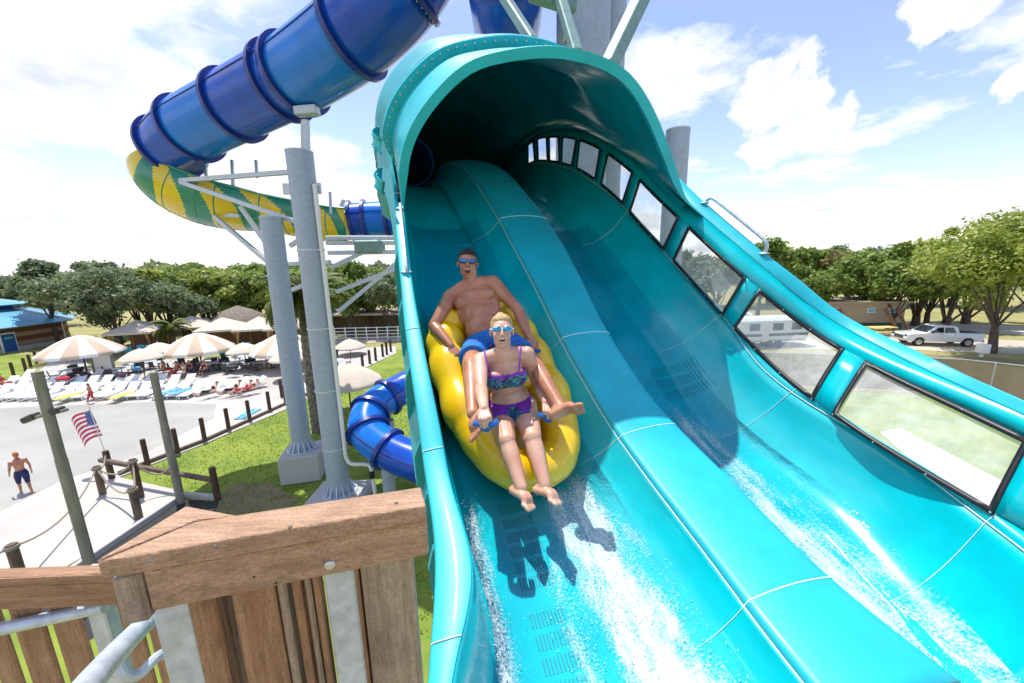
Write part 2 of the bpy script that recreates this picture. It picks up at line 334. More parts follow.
# right wall: below the windows, window band, above the windows, top edge
spart('wall_lower_band', sweep(lambda i: [(U('seam', i), .52*c), (U('wbot', i)*.5+U('seam', i)*.5+.004, .545*c), (U('wbot', i), .57*c)], 0, E1), M['teal'], off=-1)
spart('wall_upper_band', sweep(lambda i: [(U('wtop', i), .93*c), (U('lip', i), 1.04*c)], 0, E1), M['teal'], off=-1)
def prof_edge(i):
    a = U('lip', i); b = max(U('edge', i), a+.04); return [(a, 1.04*c), (a+.006, 1.052*c), (b-.01, 1.10*c), (b+.015, 1.10*c), (b+.05, 1.08*c), (b+.055, .98*c)]
spart('wall_top_edge', sweep(prof_edge, 0, IM), M['teal_rim'], thick=.02, off=-1)
WQ = [((530, 147), (535, 144), (536, 165), (531, 169)), ((539, 142), (547, 140), (548, 162), (539, 164)), ((550, 139), (559, 138), (560, 161), (550, 162)),
      ((563, 138), (576, 141), (573, 164), (562, 162)), ((580, 142), (600, 151), (596, 178), (578, 166)), ((607, 156), (631, 174), (623, 203), (602, 183)),
      ((638, 182), (680, 216), (665, 248), (630, 212)), ((689, 228), (746, 278), (724, 314), (675, 259)), ((759, 293), (842, 351), (814, 397), (737, 326)), ((866, 365), (1028, 442), (995, 510), (836, 412))]
wi = []
for q in WQ: wi.append([nearest('wtop', *q[0]), nearest('wtop', *q[1]), nearest('wbot', *q[2]), nearest('wbot', *q[3])])
print('win', [[round(x*DS, 2) for x in q] for q in wi])
def band(it, ib, t): i = it*t+ib*(1-t); return SP(i, U('wtop', it)*t+U('wbot', ib)*(1-t), (.93*t+.57*(1-t))*c)
def strip(mb, t0, t1, b0, b1, lo=0, hi=1, n=None, ins=0):
    n = n or max(2, int(abs(t1-t0))); mb.grid([[band(t0+(t1-t0)*k/n, b0+(b1-b0)*k/n, lo+(hi-lo)*j/3) for j in range(4)] for k in range(n+1)])
piers = []; ws = sorted(wi, key=lambda q: -q[0])
cur = (E1, E1)
for q in ws:
    tl, tr, br, bl = q          # left end is up the slide, so larger index
    if cur[0] > tl+.3: piers.append(MB()); strip(piers[-1], tl, cur[0], bl, cur[1])
    cur = (tr, br)
piers.append(MB()); strip(piers[-1], 0, cur[0], 0, cur[1])
for p_ in piers: solidify(p_.obj('window_pier', M['teal'], slide), .02, 0)
# scratched polycarbonate panes
pm = bpy.data.materials.new('scratched_pane'); pm.use_nodes = True; N2, L2 = nt(pm); pb = N2['Principled BSDF']
pb.inputs['Base Color'].default_value = (.80, .84, .84, 1); pb.inputs['Roughness'].default_value = .35
tr = N2.new('ShaderNodeBsdfTransparent'); tr.inputs[0].default_value = (.95, .97, .97, 1); mxs = N2.new('ShaderNodeMixShader'); tcc = N2.new('ShaderNodeTexCoord')
nn = N2.new('ShaderNodeTexNoise'); nn.inputs['Scale'].default_value = 7; nn.inputs['Detail'].default_value = 8; nn.inputs['Roughness'].default_value = .7; L2.new(tcc.outputs['Object'], nn.inputs[0])
mr = N2.new('ShaderNodeMapRange'); mr.inputs[1].default_value = .35; mr.inputs[2].default_value = .75; mr.inputs[3].default_value = .24; mr.inputs[4].default_value = .55; L2.new(nn.outputs[0], mr.inputs[0])
L2.new(mr.outputs[0], mxs.inputs[0]); L2.new(tr.outputs[0], mxs.inputs[1]); L2.new(pb.outputs[0], mxs.inputs[2]); L2.new(mxs.outputs[0], N2['Material Output'].inputs[0]); M['pane'] = pm
for q in wi:
    tl, tr_, br, bl = q
    mb = MB(); lo, hi = (0, 1)
    def bi(a, t, off=0):          # a 0..1 along (0 = up-slide end), t 0..1 bottom to top
        it = tl+(tr_-tl)*a; ib = bl+(br-bl)*a; i = it*t+ib*(1-t)
        return SP(i, U('wtop', it)*t+U('wbot', ib)*(1-t)-off, (.93*t+.57*(1-t))*c)
    wlen = np.linalg.norm(bi(0, .5)-bi(1, .5)); n = 14; fa = min(.3, .022/wlen); ft = .022/(.36*c)
    def ringp(oa, ot):
        P = [bi(-oa+(1+2*oa)*k/n, -ot, .012) for k in range(n)]+[bi(1+oa, -ot+(1+2*ot)*k/4, .012) for k in range(4)]
        P += [bi(1+oa-(1+2*oa)*k/n, 1+ot, .012) for k in range(n)]+[bi(-oa, 1+ot-(1+2*ot)*k/4, .012) for k in range(4)]; return P
    A = ringp(fa*.5, ft*.5); B = ringp(-fa*.7, -ft*.7); mb.grid([A, B], close_v=True)
    w_ = mb.obj('window_frame', M['black'], slide); solidify(w_, .012, 0)
    mb = MB(); mb.grid([[bi(-.005+1.01*a/12, -.005+1.01*t/4, -.004) for t in range(5)] for a in range(13)]); mb.obj('pane', M['pane'], w_)
    if wlen > .3:
        nb = 3 if wlen < .9 else 4
        for k in range(nb+1):
            for t in (-ft*.1, 1+ft*.1): mb = MB(); mb.ball(bi(k/nb, t, .02), .006, 6); mb.obj('bolt', M['bolt'], w_)
# joints and seams
def seam(name, pts, r=.0035, mat='caulk'): mb = MB(); mb.tube(pts, r, 6); return mb.obj(name, M[mat], slide)
seam('edge_seam', [SP(i, U('ridgeL', i)-.006, .338*c) for i in range(0, E1, 2)], .004)
seam('edge_seam', [SP(i, U('seam', i)-.004, .52*c) for i in range(0, E1, 2)], .0035)
JI = [nearest('ridgeL', 570, 333), nearest('ridgeL', 622, 434), nearest('ridgeL', 745, 600), nearest('ridgeL', 500, 218)]
for i in JI:
    pr = [tuple(p) for p in prof_left(i)]; pr2 = [tuple(p) for p in prof_ridge(i)]; pr3 = [tuple(p) for p in prof_right(i)]+[(U('wbot', i), .57*c)]
    seam('panel_joint', [SP(i, u+(.002), v+.001) for u, v in pr2[:-1]], .003)
    seam('panel_joint', [SP(i, u-.003*(u > .5), v+.0) for u, v in pr[22:]], .0016)
    seam('panel_joint', [SP(i, u-.002, v+.001) for u, v in pr3[-14:]], .0018)
    seam('panel_joint', [SP(i, u, v+.003) for u, v in prof_rim(i)][1:-1], .0022)
# hood: arched shell from the left rim over both lanes to the wall
ARC = [(-.56, .62), (-.60, .98), (-.53, 1.31), (-.36, 1.61), (-.11, 1.87), (.19, 2.0), (.56, 2.08), (.93, 2.08), (1.27, 2.0), (1.54, 1.80), (1.82, 1.48), (2.02, 1.21)]
def arch(i, grow=0., flat=1.):
    a = U('rimin', i); l_ = U('lip', i); k0 = U('rimin', IM); k1 = U('lip', IM)
    P = [((u*c-(-.56*c))/((2.3-(-.56))*c)*(l_-a)+a, .62*c+(v*c-.62*c)*flat) for u, v in ARC]+[(l_, 1.04*c)]; P[0] = (a, .62*c)
    m = np.array([.85*c, .9*c]); Q = []
    for p in cr(P, 4):
        d = p-m; e = min(1, max(0, (p[1]-(.62 if d[0] < 0 else 1.04)*c)/(.33*c))); Q.append(tuple(m+d*(1+grow*e/np.linalg.norm(d))))
    return Q
FL = lambda i: 1-.17*min(1, max(0, i-IM)/12)
def AP(i, g, fl):
    n = len(arch(i, g, fl)); out = []
    for j in range(n):
        t = min(1, max(0, (j/(n-1)-.60)/.40)); dr = 10*t*t*(3-2*t)*max(0, 1-max(0, i-IM)/14); ii = i-dr; p = arch(ii, g, fl)[j]; out.append(SP(ii, *p))
    return out
def asweep(g, i0, i1): return [AP(i, g(i), FL(i)) for i in list(np.arange(i0, i1, 1.))+[i1]]
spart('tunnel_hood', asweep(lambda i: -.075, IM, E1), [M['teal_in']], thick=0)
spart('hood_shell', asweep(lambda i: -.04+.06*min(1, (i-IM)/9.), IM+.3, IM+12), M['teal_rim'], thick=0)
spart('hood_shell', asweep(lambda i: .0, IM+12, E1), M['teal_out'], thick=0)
def ring(name, ia, ib, g0, g1, mat, lo=0, hi=None):
    mb = MB(); A0 = AP(ia, g0, FL(ia)); A1 = AP(ia, g1, FL(ia)); B1 = AP(ib, g1, FL(ib)); B0 = AP(ib, g0, FL(ib))
    mb.grid([A0, A1, B1, B0, A0]); n = len(A0); return mb.obj(name, mat, slide, auto=35)
ring('mouth_flange', IM-.4, IM+.5, -.075, .0, M['teal_rim'])
ring('rear_flange', IM+11.4, IM+12.2, -.02, .11, M['teal_rim'])
ring('rear_flange', IM+12.4, IM+13.2, -.02, .11, M['teal_out'])
mb = MB()
for p in AP(IM+11.3, .07, FL(IM+11))[1:-1:1]: mb.ball(p, .011, 6)
mb.obj('flange_bolts', M['bolt'], slide)
# side flange lugs on the left of the hood
for i0, vv in ((IM+3, .78), (IM+8, 1.02)):
    mb = MB(); a = U('rimin', i0)-.12
    P = [SP(i0-2+4*k/8, a-.05-.06*math.sin(math.pi*k/8), vv*c) for k in range(9)]; mb.grid([[p+WW[IM]*dz+TT[IM]*0 for dz in (-.05, -.06, .06, .05)] for p in P]); g0_ = mb.obj('flange_lug', M['teal_rim'], slide); solidify(g0_, .03, 0)
# inner ledge over the windows in the tunnel and added light blocker
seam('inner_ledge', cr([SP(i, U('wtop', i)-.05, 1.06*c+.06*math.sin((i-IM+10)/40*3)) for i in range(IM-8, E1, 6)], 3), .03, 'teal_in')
mb = MB(); g = [SP(E1-.5, *p) for p in arch(E1-1, .1, .8)]; g2 = [SP(E1-.5, *p) for p in ([(U('seam', E1)+.1, 0)]+[(0, -.1)]+[(U('rimin', E1)-.1, .1)])]
ctr = SP(E1+0, .9, .8); V = g+g2+[ctr]; n = len(V)-1; mb.add(V, [(j, (j+1) % n, n) for j in range(n)]); mb.obj('tunnel_light_blocker', pmat('dark_blocker_matte', (.0, .09, .12), .9, spec=.1), slide)  # added dark wall so no sky light comes through the tunnel
# blue tube entering the tunnel over the left lane
bt = MB(); P = cr([SP(E1-34, .02, .45), SP(E1-20, .0, .50), SP(E1-6, -.0, .55)], 6); bt.tube(P, .38, 28, caps=False); o = bt.obj('inner_tube_section', M['blue_light'], slide); solidify(o, .02, -1)
mb = MB(); 
for k in range(5):
    t = 2*math.pi*k/5; mb.tube([SP(E1-22, -.25, .75), SP(E1-22, -.25+.16*math.cos(t), .75+.16*math.sin(t))], [.035, .005], 6)
mb.obj('orange_marking', pmat('orange_paint', (.7, .3, .03), .5), o)
# handle on the wall top, handle on left rim
def handle(pts, r=.016):
    mb = MB(); mb.tube(cr(pts, 6), r, 10)
    for p in (pts[0], pts[-1]): mb.ball(p, (.045, .045, .012), 10)
    return mb.obj('grab_handle', M['galv'], slide)
i0 = nearest('edge', 700, 208); i1 = nearest('edge', 757, 262)
def ev(i, dv, du=0): return SP(i, max(U('edge', i), U('lip', i)+.04)+du, 1.10*c+dv)
handle([ev(i0, 0), ev(i0-.3, .06), ev(i0-1.5, .085), ev((i0+i1)/2, .09), ev(i1+1.5, .085), ev(i1+.3, .05), ev(i1, 0)])
i0 = nearest('rimout', 398, 208); i1 = nearest('rimout', 402, 272)
def lv(i, dv): return SP(i, U('rimout', i)+.05, .62*c+dv)
handle([lv(i0, 0), lv(i0-.3, .05), lv((i0+i1)/2, .07), lv(i1+.3, .05), lv(i1, 0)], .012)
# drain slots
dg = pmat('slot_shadow', (.0, .26, .31), .6)
def drains(i_from, i_to, ua, ub, nu, rows, L=2.0):
    mb = MB()
    for r in range(rows):
        i = i_from+(i_to-i_from)*(r+.5)/rows
        for k in range(nu):
            u = ua+(ub-ua)*(k+.5)/nu; n = 3; P = []
            for j in range(n+1):
                ii = i-L/2+L*j/n; pr = PL(ii, u); P.append([SP(ii, u-.0032, pr+.0025), SP(ii, u+.0032, pr+.0025)])
            mb.grid(P)
    return mb.obj('drain_grate', dg, slide, False)
def PL(i, u):
    p = np.array(prof_left(i)) if u < U('ridgeL', i) else np.array(prof_right(i)); m = (p[:, 1] < .3)
    p = p[m]; o_ = np.argsort(p[:, 0]); return float(np.interp(u, p[o_, 0], p[o_, 1]))
def floor_i(px, py):
    d = ray(px, py); best = (9, 0, 0)
    for i in np.arange(0, IM+12, .5):
        o = SP(i, 0, 0)-EYE; a = int(i); q = o.dot(TT[a])/d.dot(TT[a]); p = d*q-o; u, v = p.dot(LL[a]), p.dot(WW[a])
        if q > 0 and abs(v) < best[0]: best = (abs(v), i, u)
    return best[1:]
a = floor_i(515, 500); b = floor_i(530, 590); e = floor_i(545, 660)
drains(b[0], a[0], -.20*c, .02*c, 12, 6, (a[0]-b[0])/6*.75); drains(e[0]-3, b[0]-1.5, -.20*c, .0*c, 10, 4, 1.1)
a = floor_i(668, 365); b = floor_i(690, 398)
drains(b[0], a[0], a[1]-.24, a[1]+.24, 18, 3, (a[0]-b[0])/3*.8)
# ---- flowing water: a thin rippled sheet with foam
def foam_left(s, u):
    s0 = floor_i_510; d = (s0-s)*DS
    a = max(0, min(1, (d+.05)/.25)); right = math.exp(-((u-.28-.05*d)/(.19+.05*d))**2)*1.02; lf = math.exp(-((u+.36)/.075)**2)*.75; mid = math.exp(-((u-.02)/.12)**2)*(.6 if d > .55 else .25)
    if s > s0: return .35*math.exp(-((u+.38)/.06)**2)*(1 if s > s0+30 else .6)
    return a*max(right, lf, mid)*(1 if u < .55 else max(0, 1-(u-.55)*4))
floor_i_510 = floor_i(512, 485)[0]
r0i = floor_i(690, 372)[0]
def foam_right(s, u):
    d = (r0i-s)*DS; m = U('ridgeR', s)
    if d < 0: return .05
    return min(1, d/.5)*(.38+.28*min(1, d/1.6))*math.exp(-((u-m-.44-.0*d)/(.27+.06*d))**2)*1.25
fm = bpy.data.materials.new('flowing_water'); fm.use_nodes = True; N3, L3 = nt(fm); pb = N3['Principled BSDF']
pb.inputs['Base Color'].default_value = (.66, .80, .82, 1); pb.inputs['Roughness'].default_value = .5
at = N3.new('ShaderNodeAttribute'); at.attribute_name = 'foam'; uv = N3.new('ShaderNodeUVMap'); mp = N3.new('ShaderNodeMapping'); L3.new(uv.outputs[0], mp.inputs[0]); mp.inputs['Scale'].default_value = (1, .3, 1)
def nz(sc, det, ro, src): n = N3.new('ShaderNodeTexNoise'); n.inputs['Scale'].default_value = sc; n.inputs['Detail'].default_value = det; n.inputs['Roughness'].default_value = ro; L3.new(src, n.inputs[0]); return n.outputs[0]
def m3(op, a, b=None, cl=False):
    n = N3.new('ShaderNodeMath'); n.operation = op; n.use_clamp = cl
    for i, v in enumerate((a, b)):
        if v is None: continue
        if isinstance(v, (int, float)): n.inputs[i].default_value = v
        else: L3.new(v, n.inputs[i])
    return n.outputs[0]
big = nz(9, 6, .62, mp.outputs[0]); fine = nz(75, 4, .7, uv.outputs[0])
val = m3('ADD', m3('MULTIPLY', big, .55), m3('MULTIPLY', fine, .45))
fac = m3('MULTIPLY', m3('SUBTRACT', m3('ADD', val, m3('MULTIPLY', at.outputs['Fac'], .27)), .632), 8, True)
fac = m3('MULTIPLY', m3('MULTIPLY', fac, m3('ADD', m3('MULTIPLY', at.outputs['Fac'], 1.2), .1, True), True), m3('ADD', m3('MULTIPLY', nz(38, 5, .7, mp.outputs[0]), 1.5), -.02, True))
trn = N3.new('ShaderNodeBsdfTransparent'); trn.inputs[0].default_value = (.86, .985, .99, 1)
gl = N3.new('ShaderNodeBsdfGlossy'); gl.inputs['Roughness'].default_value = .08; fr = N3.new('ShaderNodeFresnel'); fr.inputs[0].default_value = 1.33
bp = N3.new('ShaderNodeBump'); bp.inputs['Strength'].default_value = .5; bp.inputs['Distance'].default_value = .012; L3.new(nz(22, 5, .6, mp.outputs[0]), bp.inputs['Height'])
for n_ in (gl, fr, pb): L3.new(bp.outputs[0], n_.inputs['Normal'])
m1 = N3.new('ShaderNodeMixShader'); L3.new(fr.outputs[0], m1.inputs[0]); L3.new(trn.outputs[0], m1.inputs[1]); L3.new(gl.outputs[0], m1.inputs[2])
m2 = N3.new('ShaderNodeMixShader'); L3.new(fac, m2.inputs[0]); L3.new(m1.outputs[0], m2.inputs[1]); L3.new(pb.outputs[0], m2.inputs[2]); L3.new(m2.outputs[0], N3['Material Output'].inputs[0])
def sheet(name, fn, uf, label):
    V = []; UVs = []; Fo = []; iis = list(np.arange(0, IM+10, 1.)); nu = 40
    for i in iis:
        a, b = uf(i)
        for k in range(nu+1):
            u = a+(b-a)*k/nu; V.append(SP(i, u, PL(i, u)+.006)); UVs.append((u, i*DS)); Fo.append(max(0, min(1, fn(i, u))))
    Fc = [(r*(nu+1)+k, r*(nu+1)+k+1, (r+1)*(nu+1)+k+1, (r+1)*(nu+1)+k) for r in range(len(iis)-1) for k in range(nu)]
    o = mesh(name, V, Fc, fm); me = o.data; ul = me.uv_layers.new(name='UVMap')
    vi = np.zeros(len(me.loops), dtype=np.int32); me.loops.foreach_get('vertex_index', vi); ul.data.foreach_set('uv', np.array(UVs)[vi].ravel())
    at_ = me.attributes.new('foam', 'FLOAT', 'POINT'); at_.data.foreach_set('value', np.array(Fo, dtype=np.float32)); o['kind'] = 'stuff'; o['label'] = label; o['category'] = 'water'; return o
sheet('rushing_water', foam_left, lambda i: (U('rimin', i)+.10, U('ridgeL', i)-.14), 'white foaming water rushing down the lane below the yellow tube')
sheet('rushing_water', foam_right, lambda i: (U('ridgeR', i)+.10, U('seam', i)-.2), 'thin speckled water running down the empty lane beside the windows')
# droplets thrown up by the flow
tet = np.array([(1, 1, 1), (-1, -1, 1), (-1, 1, -1), (1, -1, -1)])*.577; tf = [(0, 1, 2), (0, 2, 3), (0, 3, 1), (1, 3, 2)]
oct_ = np.array([(1, 0, 0), (-1, 0, 0), (0, 1, 0), (0, -1, 0), (0, 0, 1), (0, 0, -1)]); of = [(0, 2, 4), (2, 1, 4), (1, 3, 4), (3, 0, 4), (2, 0, 5), (1, 2, 5), (3, 1, 5), (0, 3, 5)]
def drops(n, fn, uf, imax, hmax, lo, hi):
    V = []; Fc = []; k = 0; tries = 0
    while k < n and tries < n*40:
        tries += 1; i = random.uniform(0, imax); a, b = uf(i); u = random.uniform(a, b)
        if random.random() > max(0, fn(i, u))**1.5: continue
        p = SP(i, u, PL(i, u)+.006+hmax*random.random()**3); r = lo+(hi-lo)*random.random()**4
        base = len(V); V += (oct_*np.array([r, r, r*random.uniform(.7, 1.4)])+p).tolist(); Fc += [tuple(j+base for j in q) for q in of]; k += 1
    return V, Fc
V, Fc = drops(7000, foam_left, lambda i: (U('rimin', i)+.08, U('ridgeL', i)-.1), floor_i_510, .09, .0009, .0042); o = mesh('splash_droplets', V, Fc, pmat('white_water', (.72, .82, .84), .3), kind='stuff'); tag(o, 'white spray thrown up ahead of the riders', 'splash')
V, Fc = drops(3500, foam_right, lambda i: (U('ridgeR', i)+.1, U('seam', i)-.2), r0i, .05, .0009, .0035); o = mesh('splash_droplets', V, Fc, bpy.data.materials['white_water'], kind='stuff'); tag(o, 'fine spray over the empty lane by the windows', 'splash')
# ---------------------------------------------------------------- people
def remesh(mb, voxel, mats, name, parent, it=3, mfac=.5):
    o = mb.obj(name, mats, parent, True, auto=None)
    m = o.modifiers.new('r', 'REMESH'); m.mode = 'VOXEL'; m.voxel_size = voxel; m.use_smooth_shade = True
    m2 = o.modifiers.new('s', 'SMOOTH'); m2.iterations = it; m2.factor = mfac
    bpy.context.view_layer.update()
    dg_ = bpy.context.evaluated_depsgraph_get(); me = bpy.data.meshes.new_from_object(o.evaluated_get(dg_)); o.modifiers.clear(); old = o.data; o.data = me; bpy.data.meshes.remove(old)
    me.polygons.foreach_set('use_smooth', [True]*len(me.polygons)); return o
def cap(mb, P, R, n=14, sub=3):
    """tapered limb with rounded ends through the given points"""
    P = np.array(P, float); R = np.array(R, float)
    if len(P) > 2: Q = cr(P, sub); RR = np.interp(np.arange(len(Q))/sub, range(len(R)), R)
    else: Q = np.array([P[0]*(1-t)+P[1]*t for t in np.linspace(0, 1, 4)]); RR = np.interp(np.linspace(0, 1, 4), [0, 1], R)
    t0 = nrm(Q[0]-Q[1]); t1 = nrm(Q[-1]-Q[-2]); a = [Q[0]+t0*RR[0]*s for s in (.95, .8, .45)]; b = [Q[-1]+t1*RR[-1]*s for s in (.45, .8, .95)]
    ra = [RR[0]*s for s in (.31, .6, .89)]; rb = [RR[-1]*s for s in (.89, .6, .31)]
    mb.tube(np.vstack([a, Q, b]), np.concatenate([ra, RR, rb]), n)
def frame(fwd, up): f = nrm(fwd); r = nrm(np.cross(f, up)); u = np.cross(r, f); return r, f, u     # right, forward, up
def hand(mb, wr, d, nrm_, side, sc=1., curl=.8):
    """palm, five fingers; d = along the hand, nrm_ = direction the fingers curl to, side = +1/-1 thumb side"""
    d = nrm(d); n = nrm(np.array(nrm_)-d*np.dot(nrm_, d)); x = np.cross(d, n)*side
    for k, off in enumerate((-.030, -.010, .010, .029)):
        L = (.078, .084, .081, .073)[k]*sc; base = wr+x*off*sc*.45; kn = wr+d*L+x*off*sc*1.05; cap(mb, [base, kn], [.0145*sc, .0125*sc], 8)
        fl = (.078, .088, .082, .064)[k]*sc; p = kn; ang = .25
        pts = [p]; 
        for seg, fr_ in enumerate((.45, .31, .24)):
            ang += curl*(1.0, 1.1, .8)[seg]*.75; p = p+(d*math.cos(ang)+n*math.sin(ang))*fl*fr_; pts.append(p)
        cap(mb, pts, [.0098*sc, .0094*sc, .0086*sc, .0074*sc], 8)
    t0 = wr+d*.018*sc-x*.022*sc; t1 = t0+(d*.6-x*.65+n*.35)*.040*sc; t2 = t1+(d*.8-x*.05+n*.65)*.032*sc; t3 = t2+(d*.6+x*.25+n*.75)*.025*sc
    cap(mb, [t0, t1, t2, t3], [.016*sc, .013*sc, .011*sc, .009*sc], 8)
def foot(mb, an, toe, sole, L=.24, sc=1.):
    """an ankle, toe direction, sole direction (away from the shin)"""
    t = nrm(toe); s = nrm(np.array(sole)-t*np.dot(sole, t)); x = np.cross(t, s)
    heel = an+s*.05*sc-t*.045*sc; cap(mb, [an, heel], [.037*sc, .033*sc]); ball = heel+t*L*.60+s*.006
    for off in (-.025, 0, .025): cap(mb, [heel+x*off*.5, an+t*.06*sc+s*.028*sc+x*off*.6, ball+x*off*1.1], [.028*sc, .030*sc, .018*sc], 10)
    for k in range(5):
        b = ball+x*(-.036+.018*k)*sc*1.1; l = (.046, .044, .040, .035, .029)[k]*sc; r = (.0145, .0115, .011, .0105, .010)[k]*sc
        cap(mb, [b, b+t*l*.6, b+t*l+s*.004], [r*1.05, r*1.05, r], 8)
def head(mb, c, fwd, up, h=.235, female=False, mouth=.5):
    """skull with brow, eye sockets, nose, lips, jaw, ears; h = chin to crown"""
    r, f, u = frame(fwd, up); s = h/.235; R = np.column_stack([r, f, u])
    P = lambda x, y, z: c+(r*x+f*y+u*z)*s
    def B(x, y, z, rr): mb.ball(P(x, y, z), np.array(rr)*s, 18, R)
    B(0, -.018, .035, (.074, .092, .083)); B(0, .02, .02, (.066, .066, .07)); B(0, .028, -.035, (.053, .056, .062)); B(0, .04, -.072-.012*mouth, (.036, .038, .030))
    B(0, .062, -.092-.012*mouth, (.019, .018, .016))
    for sx in (-1, 1):
        B(.040*sx, .048, -.022, (.023, .026, .026)); B(.038*sx, .012, -.060, (.020, .032, .030)); B(.031*sx, .074, .036, (.026, .014, .010))
        B(.030*sx, .068, .018, (.014, .012, .010)); B(.078*sx, -.006, .0, (.008, .018, .031))
    cap(mb, [P(0, .082, .022), P(0, .098, .0), P(0, .106, -.018)], np.array([.0085, .010, .0125])*s, 10)
    for sx in (-1, 1): B(.012*sx, .097, -.021, (.008, .009, .007))
    mz = -.052; k = .010+.016*mouth       # lips as a ring round the mouth
    mb.tube([P(.026*math.cos(t), .083-.012*math.cos(t)**2+.0, mz-.006*mouth+k*math.sin(t)) for t in np.linspace(0, 2*math.pi, 15)[:-1]], .0062*s, 8, closed=True)
    return P, R, s, (r, f, u)
def skin(name, a, b): return pmat(name, a, .38, col2=b, nscale=9, bump=.10, bscale=90, sss=.08, spec=.55, coat=.15, detail=8)
M['skin_m'] = skin('tanned_skin', (.53, .25, .145), (.40, .145, .07)); M['skin_f'] = skin('fair_skin', (.72, .45, .33), (.60, .29, .19))
M['mouth'] = pmat('mouth_inside', (.09, .012, .012), .5); M['teeth'] = pmat('teeth', (.8, .78, .7), .3)
M['hair_d'] = pmat('dark_cropped_hair', (.035, .022, .015), .7, noise=.4, nscale=90, bump=.5, bscale=200); M['hair_b'] = pmat('blond_hair', (.62, .43, .20), .55, noise=.35, nscale=60, bump=.5, bscale=150)
M['lens'] = pmat('mirrored_lens', (.02, .28, .75), .08, metal=.6, col2=(.02, .08, .35), nscale=18, coat=1)
M['lens_c'] = pmat('cyan_lens', (.03, .50, .75), .08, metal=.6, col2=(.02, .25, .55), nscale=18, coat=1)
M['trunk_cloth'] = pmat('blue_trunks', (.01, .20, .60), .7, col2=(.005, .11, .42), nscale=16, bump=.5, bscale=45)
bk = bpy.data.materials.new('bikini_print'); bk.use_nodes = True; Nb, Lb = nt(bk); vb = Nb.new('ShaderNodeTexVoronoi'); vb.inputs['Scale'].default_value = 85; tb = Nb.new('ShaderNodeTexCoord'); Lb.new(tb.outputs['Object'], vb.inputs[0])
rb_ = Nb.new('ShaderNodeValToRGB'); rb_.color_ramp.interpolation = 'CONSTANT'; Lb.new(vb.outputs['Color'], rb_.inputs[0])
for k, (p, cl_) in enumerate(((0, (.02, .02, .07)), (.3, (.0, .33, .33)), (.52, (.16, .03, .30)), (.68, (.03, .10, .22)), (.85, (.03, .5, .42)))):
    e_ = rb_.color_ramp.elements[k] if k < 2 else rb_.color_ramp.elements.new(p); e_.position = p; e_.color = (*cl_, 1)
Lb.new(rb_.outputs[0], Nb['Principled BSDF'].inputs['Base Color']); M['bikini'] = bk; M['purple'] = pmat('purple_trim', (.22, .03, .42), .6)
def cover(body, name, mat, pred, off, parent):
    """garment cut from the surface it covers, lifted off the skin"""
    me = body.data; n = len(me.vertices); co_ = np.empty(n*3); me.vertices.foreach_get('co', co_); co_ = co_.reshape(-1, 3); no = np.empty(n*3); me.vertices.foreach_get('normal', no); no = no.reshape(-1, 3)
    wl = np.array(rootloc(body)); ok = pred(co_+wl); keep = [p.vertices[:] for p in me.polygons if all(ok[i] for i in p.vertices)]
    ids = sorted({i for q in keep for i in q}); mp_ = {a: b for b, a in enumerate(ids)}
    o = mesh(name, co_[ids]+no[ids]*off+wl, [tuple(mp_[i] for i in q) for q in keep], mat, parent); s_ = solidify(o, off*.9, -1); return o
def seg(p, a, b):      # distance of points to a segment and position along it
    a = np.array(a); b = np.array(b); d = b-a; t = np.clip(((p-a)@d)/d.dot(d), 0, 1); return np.linalg.norm(p-(a+t[:, None]*d), axis=1), t
def reach(a, px, L, near=True):
    """end point of a bone of length L from a, seen along bearing px"""
    d = ray(*px); d = d/np.linalg.norm(d); o = EYE-np.array(a); b = o.dot(d); c0 = o.dot(o)-L*L; disc = b*b-c0
    t = -b if disc < 0 else (-b-math.sqrt(disc) if near else -b+math.sqrt(disc)); p = EYE+d*t
    if disc < 0: p = np.array(a)+nrm(p-a)*L
    return p
def depth(p): return (np.array(p)-EYE).dot(f_)
# --- the yellow double tube
iT = floor_i(506, 420)[0]; print('tube at', iT)
tO = None
def TP(x, y, z): return tubeC+tx*x+ty*y+tz*z
d0 = ray(501, 381); best = None
for i in np.arange(8, 50, .25):
    o_ = SP(i, 0, .17); a = int(i); q = (o_-EYE).dot(TT[a])/d0.dot(TT[a]); p = EYE+d0*q-SP(i, 0, 0); v = p.dot(WW[a])
    if best is None or abs(v-.17) < best[0]: best = (abs(v-.17), i, EYE+d0*q)
tubeC = best[2]; iT = int(best[1]); 
p1 = PATH[iT+12]-PATH[iT-12]; ty = nrm(p1); tx = nrm(np.cross(ty, [0, 0, 1])); ax = W(517, 470, depth(tubeC)-.5)
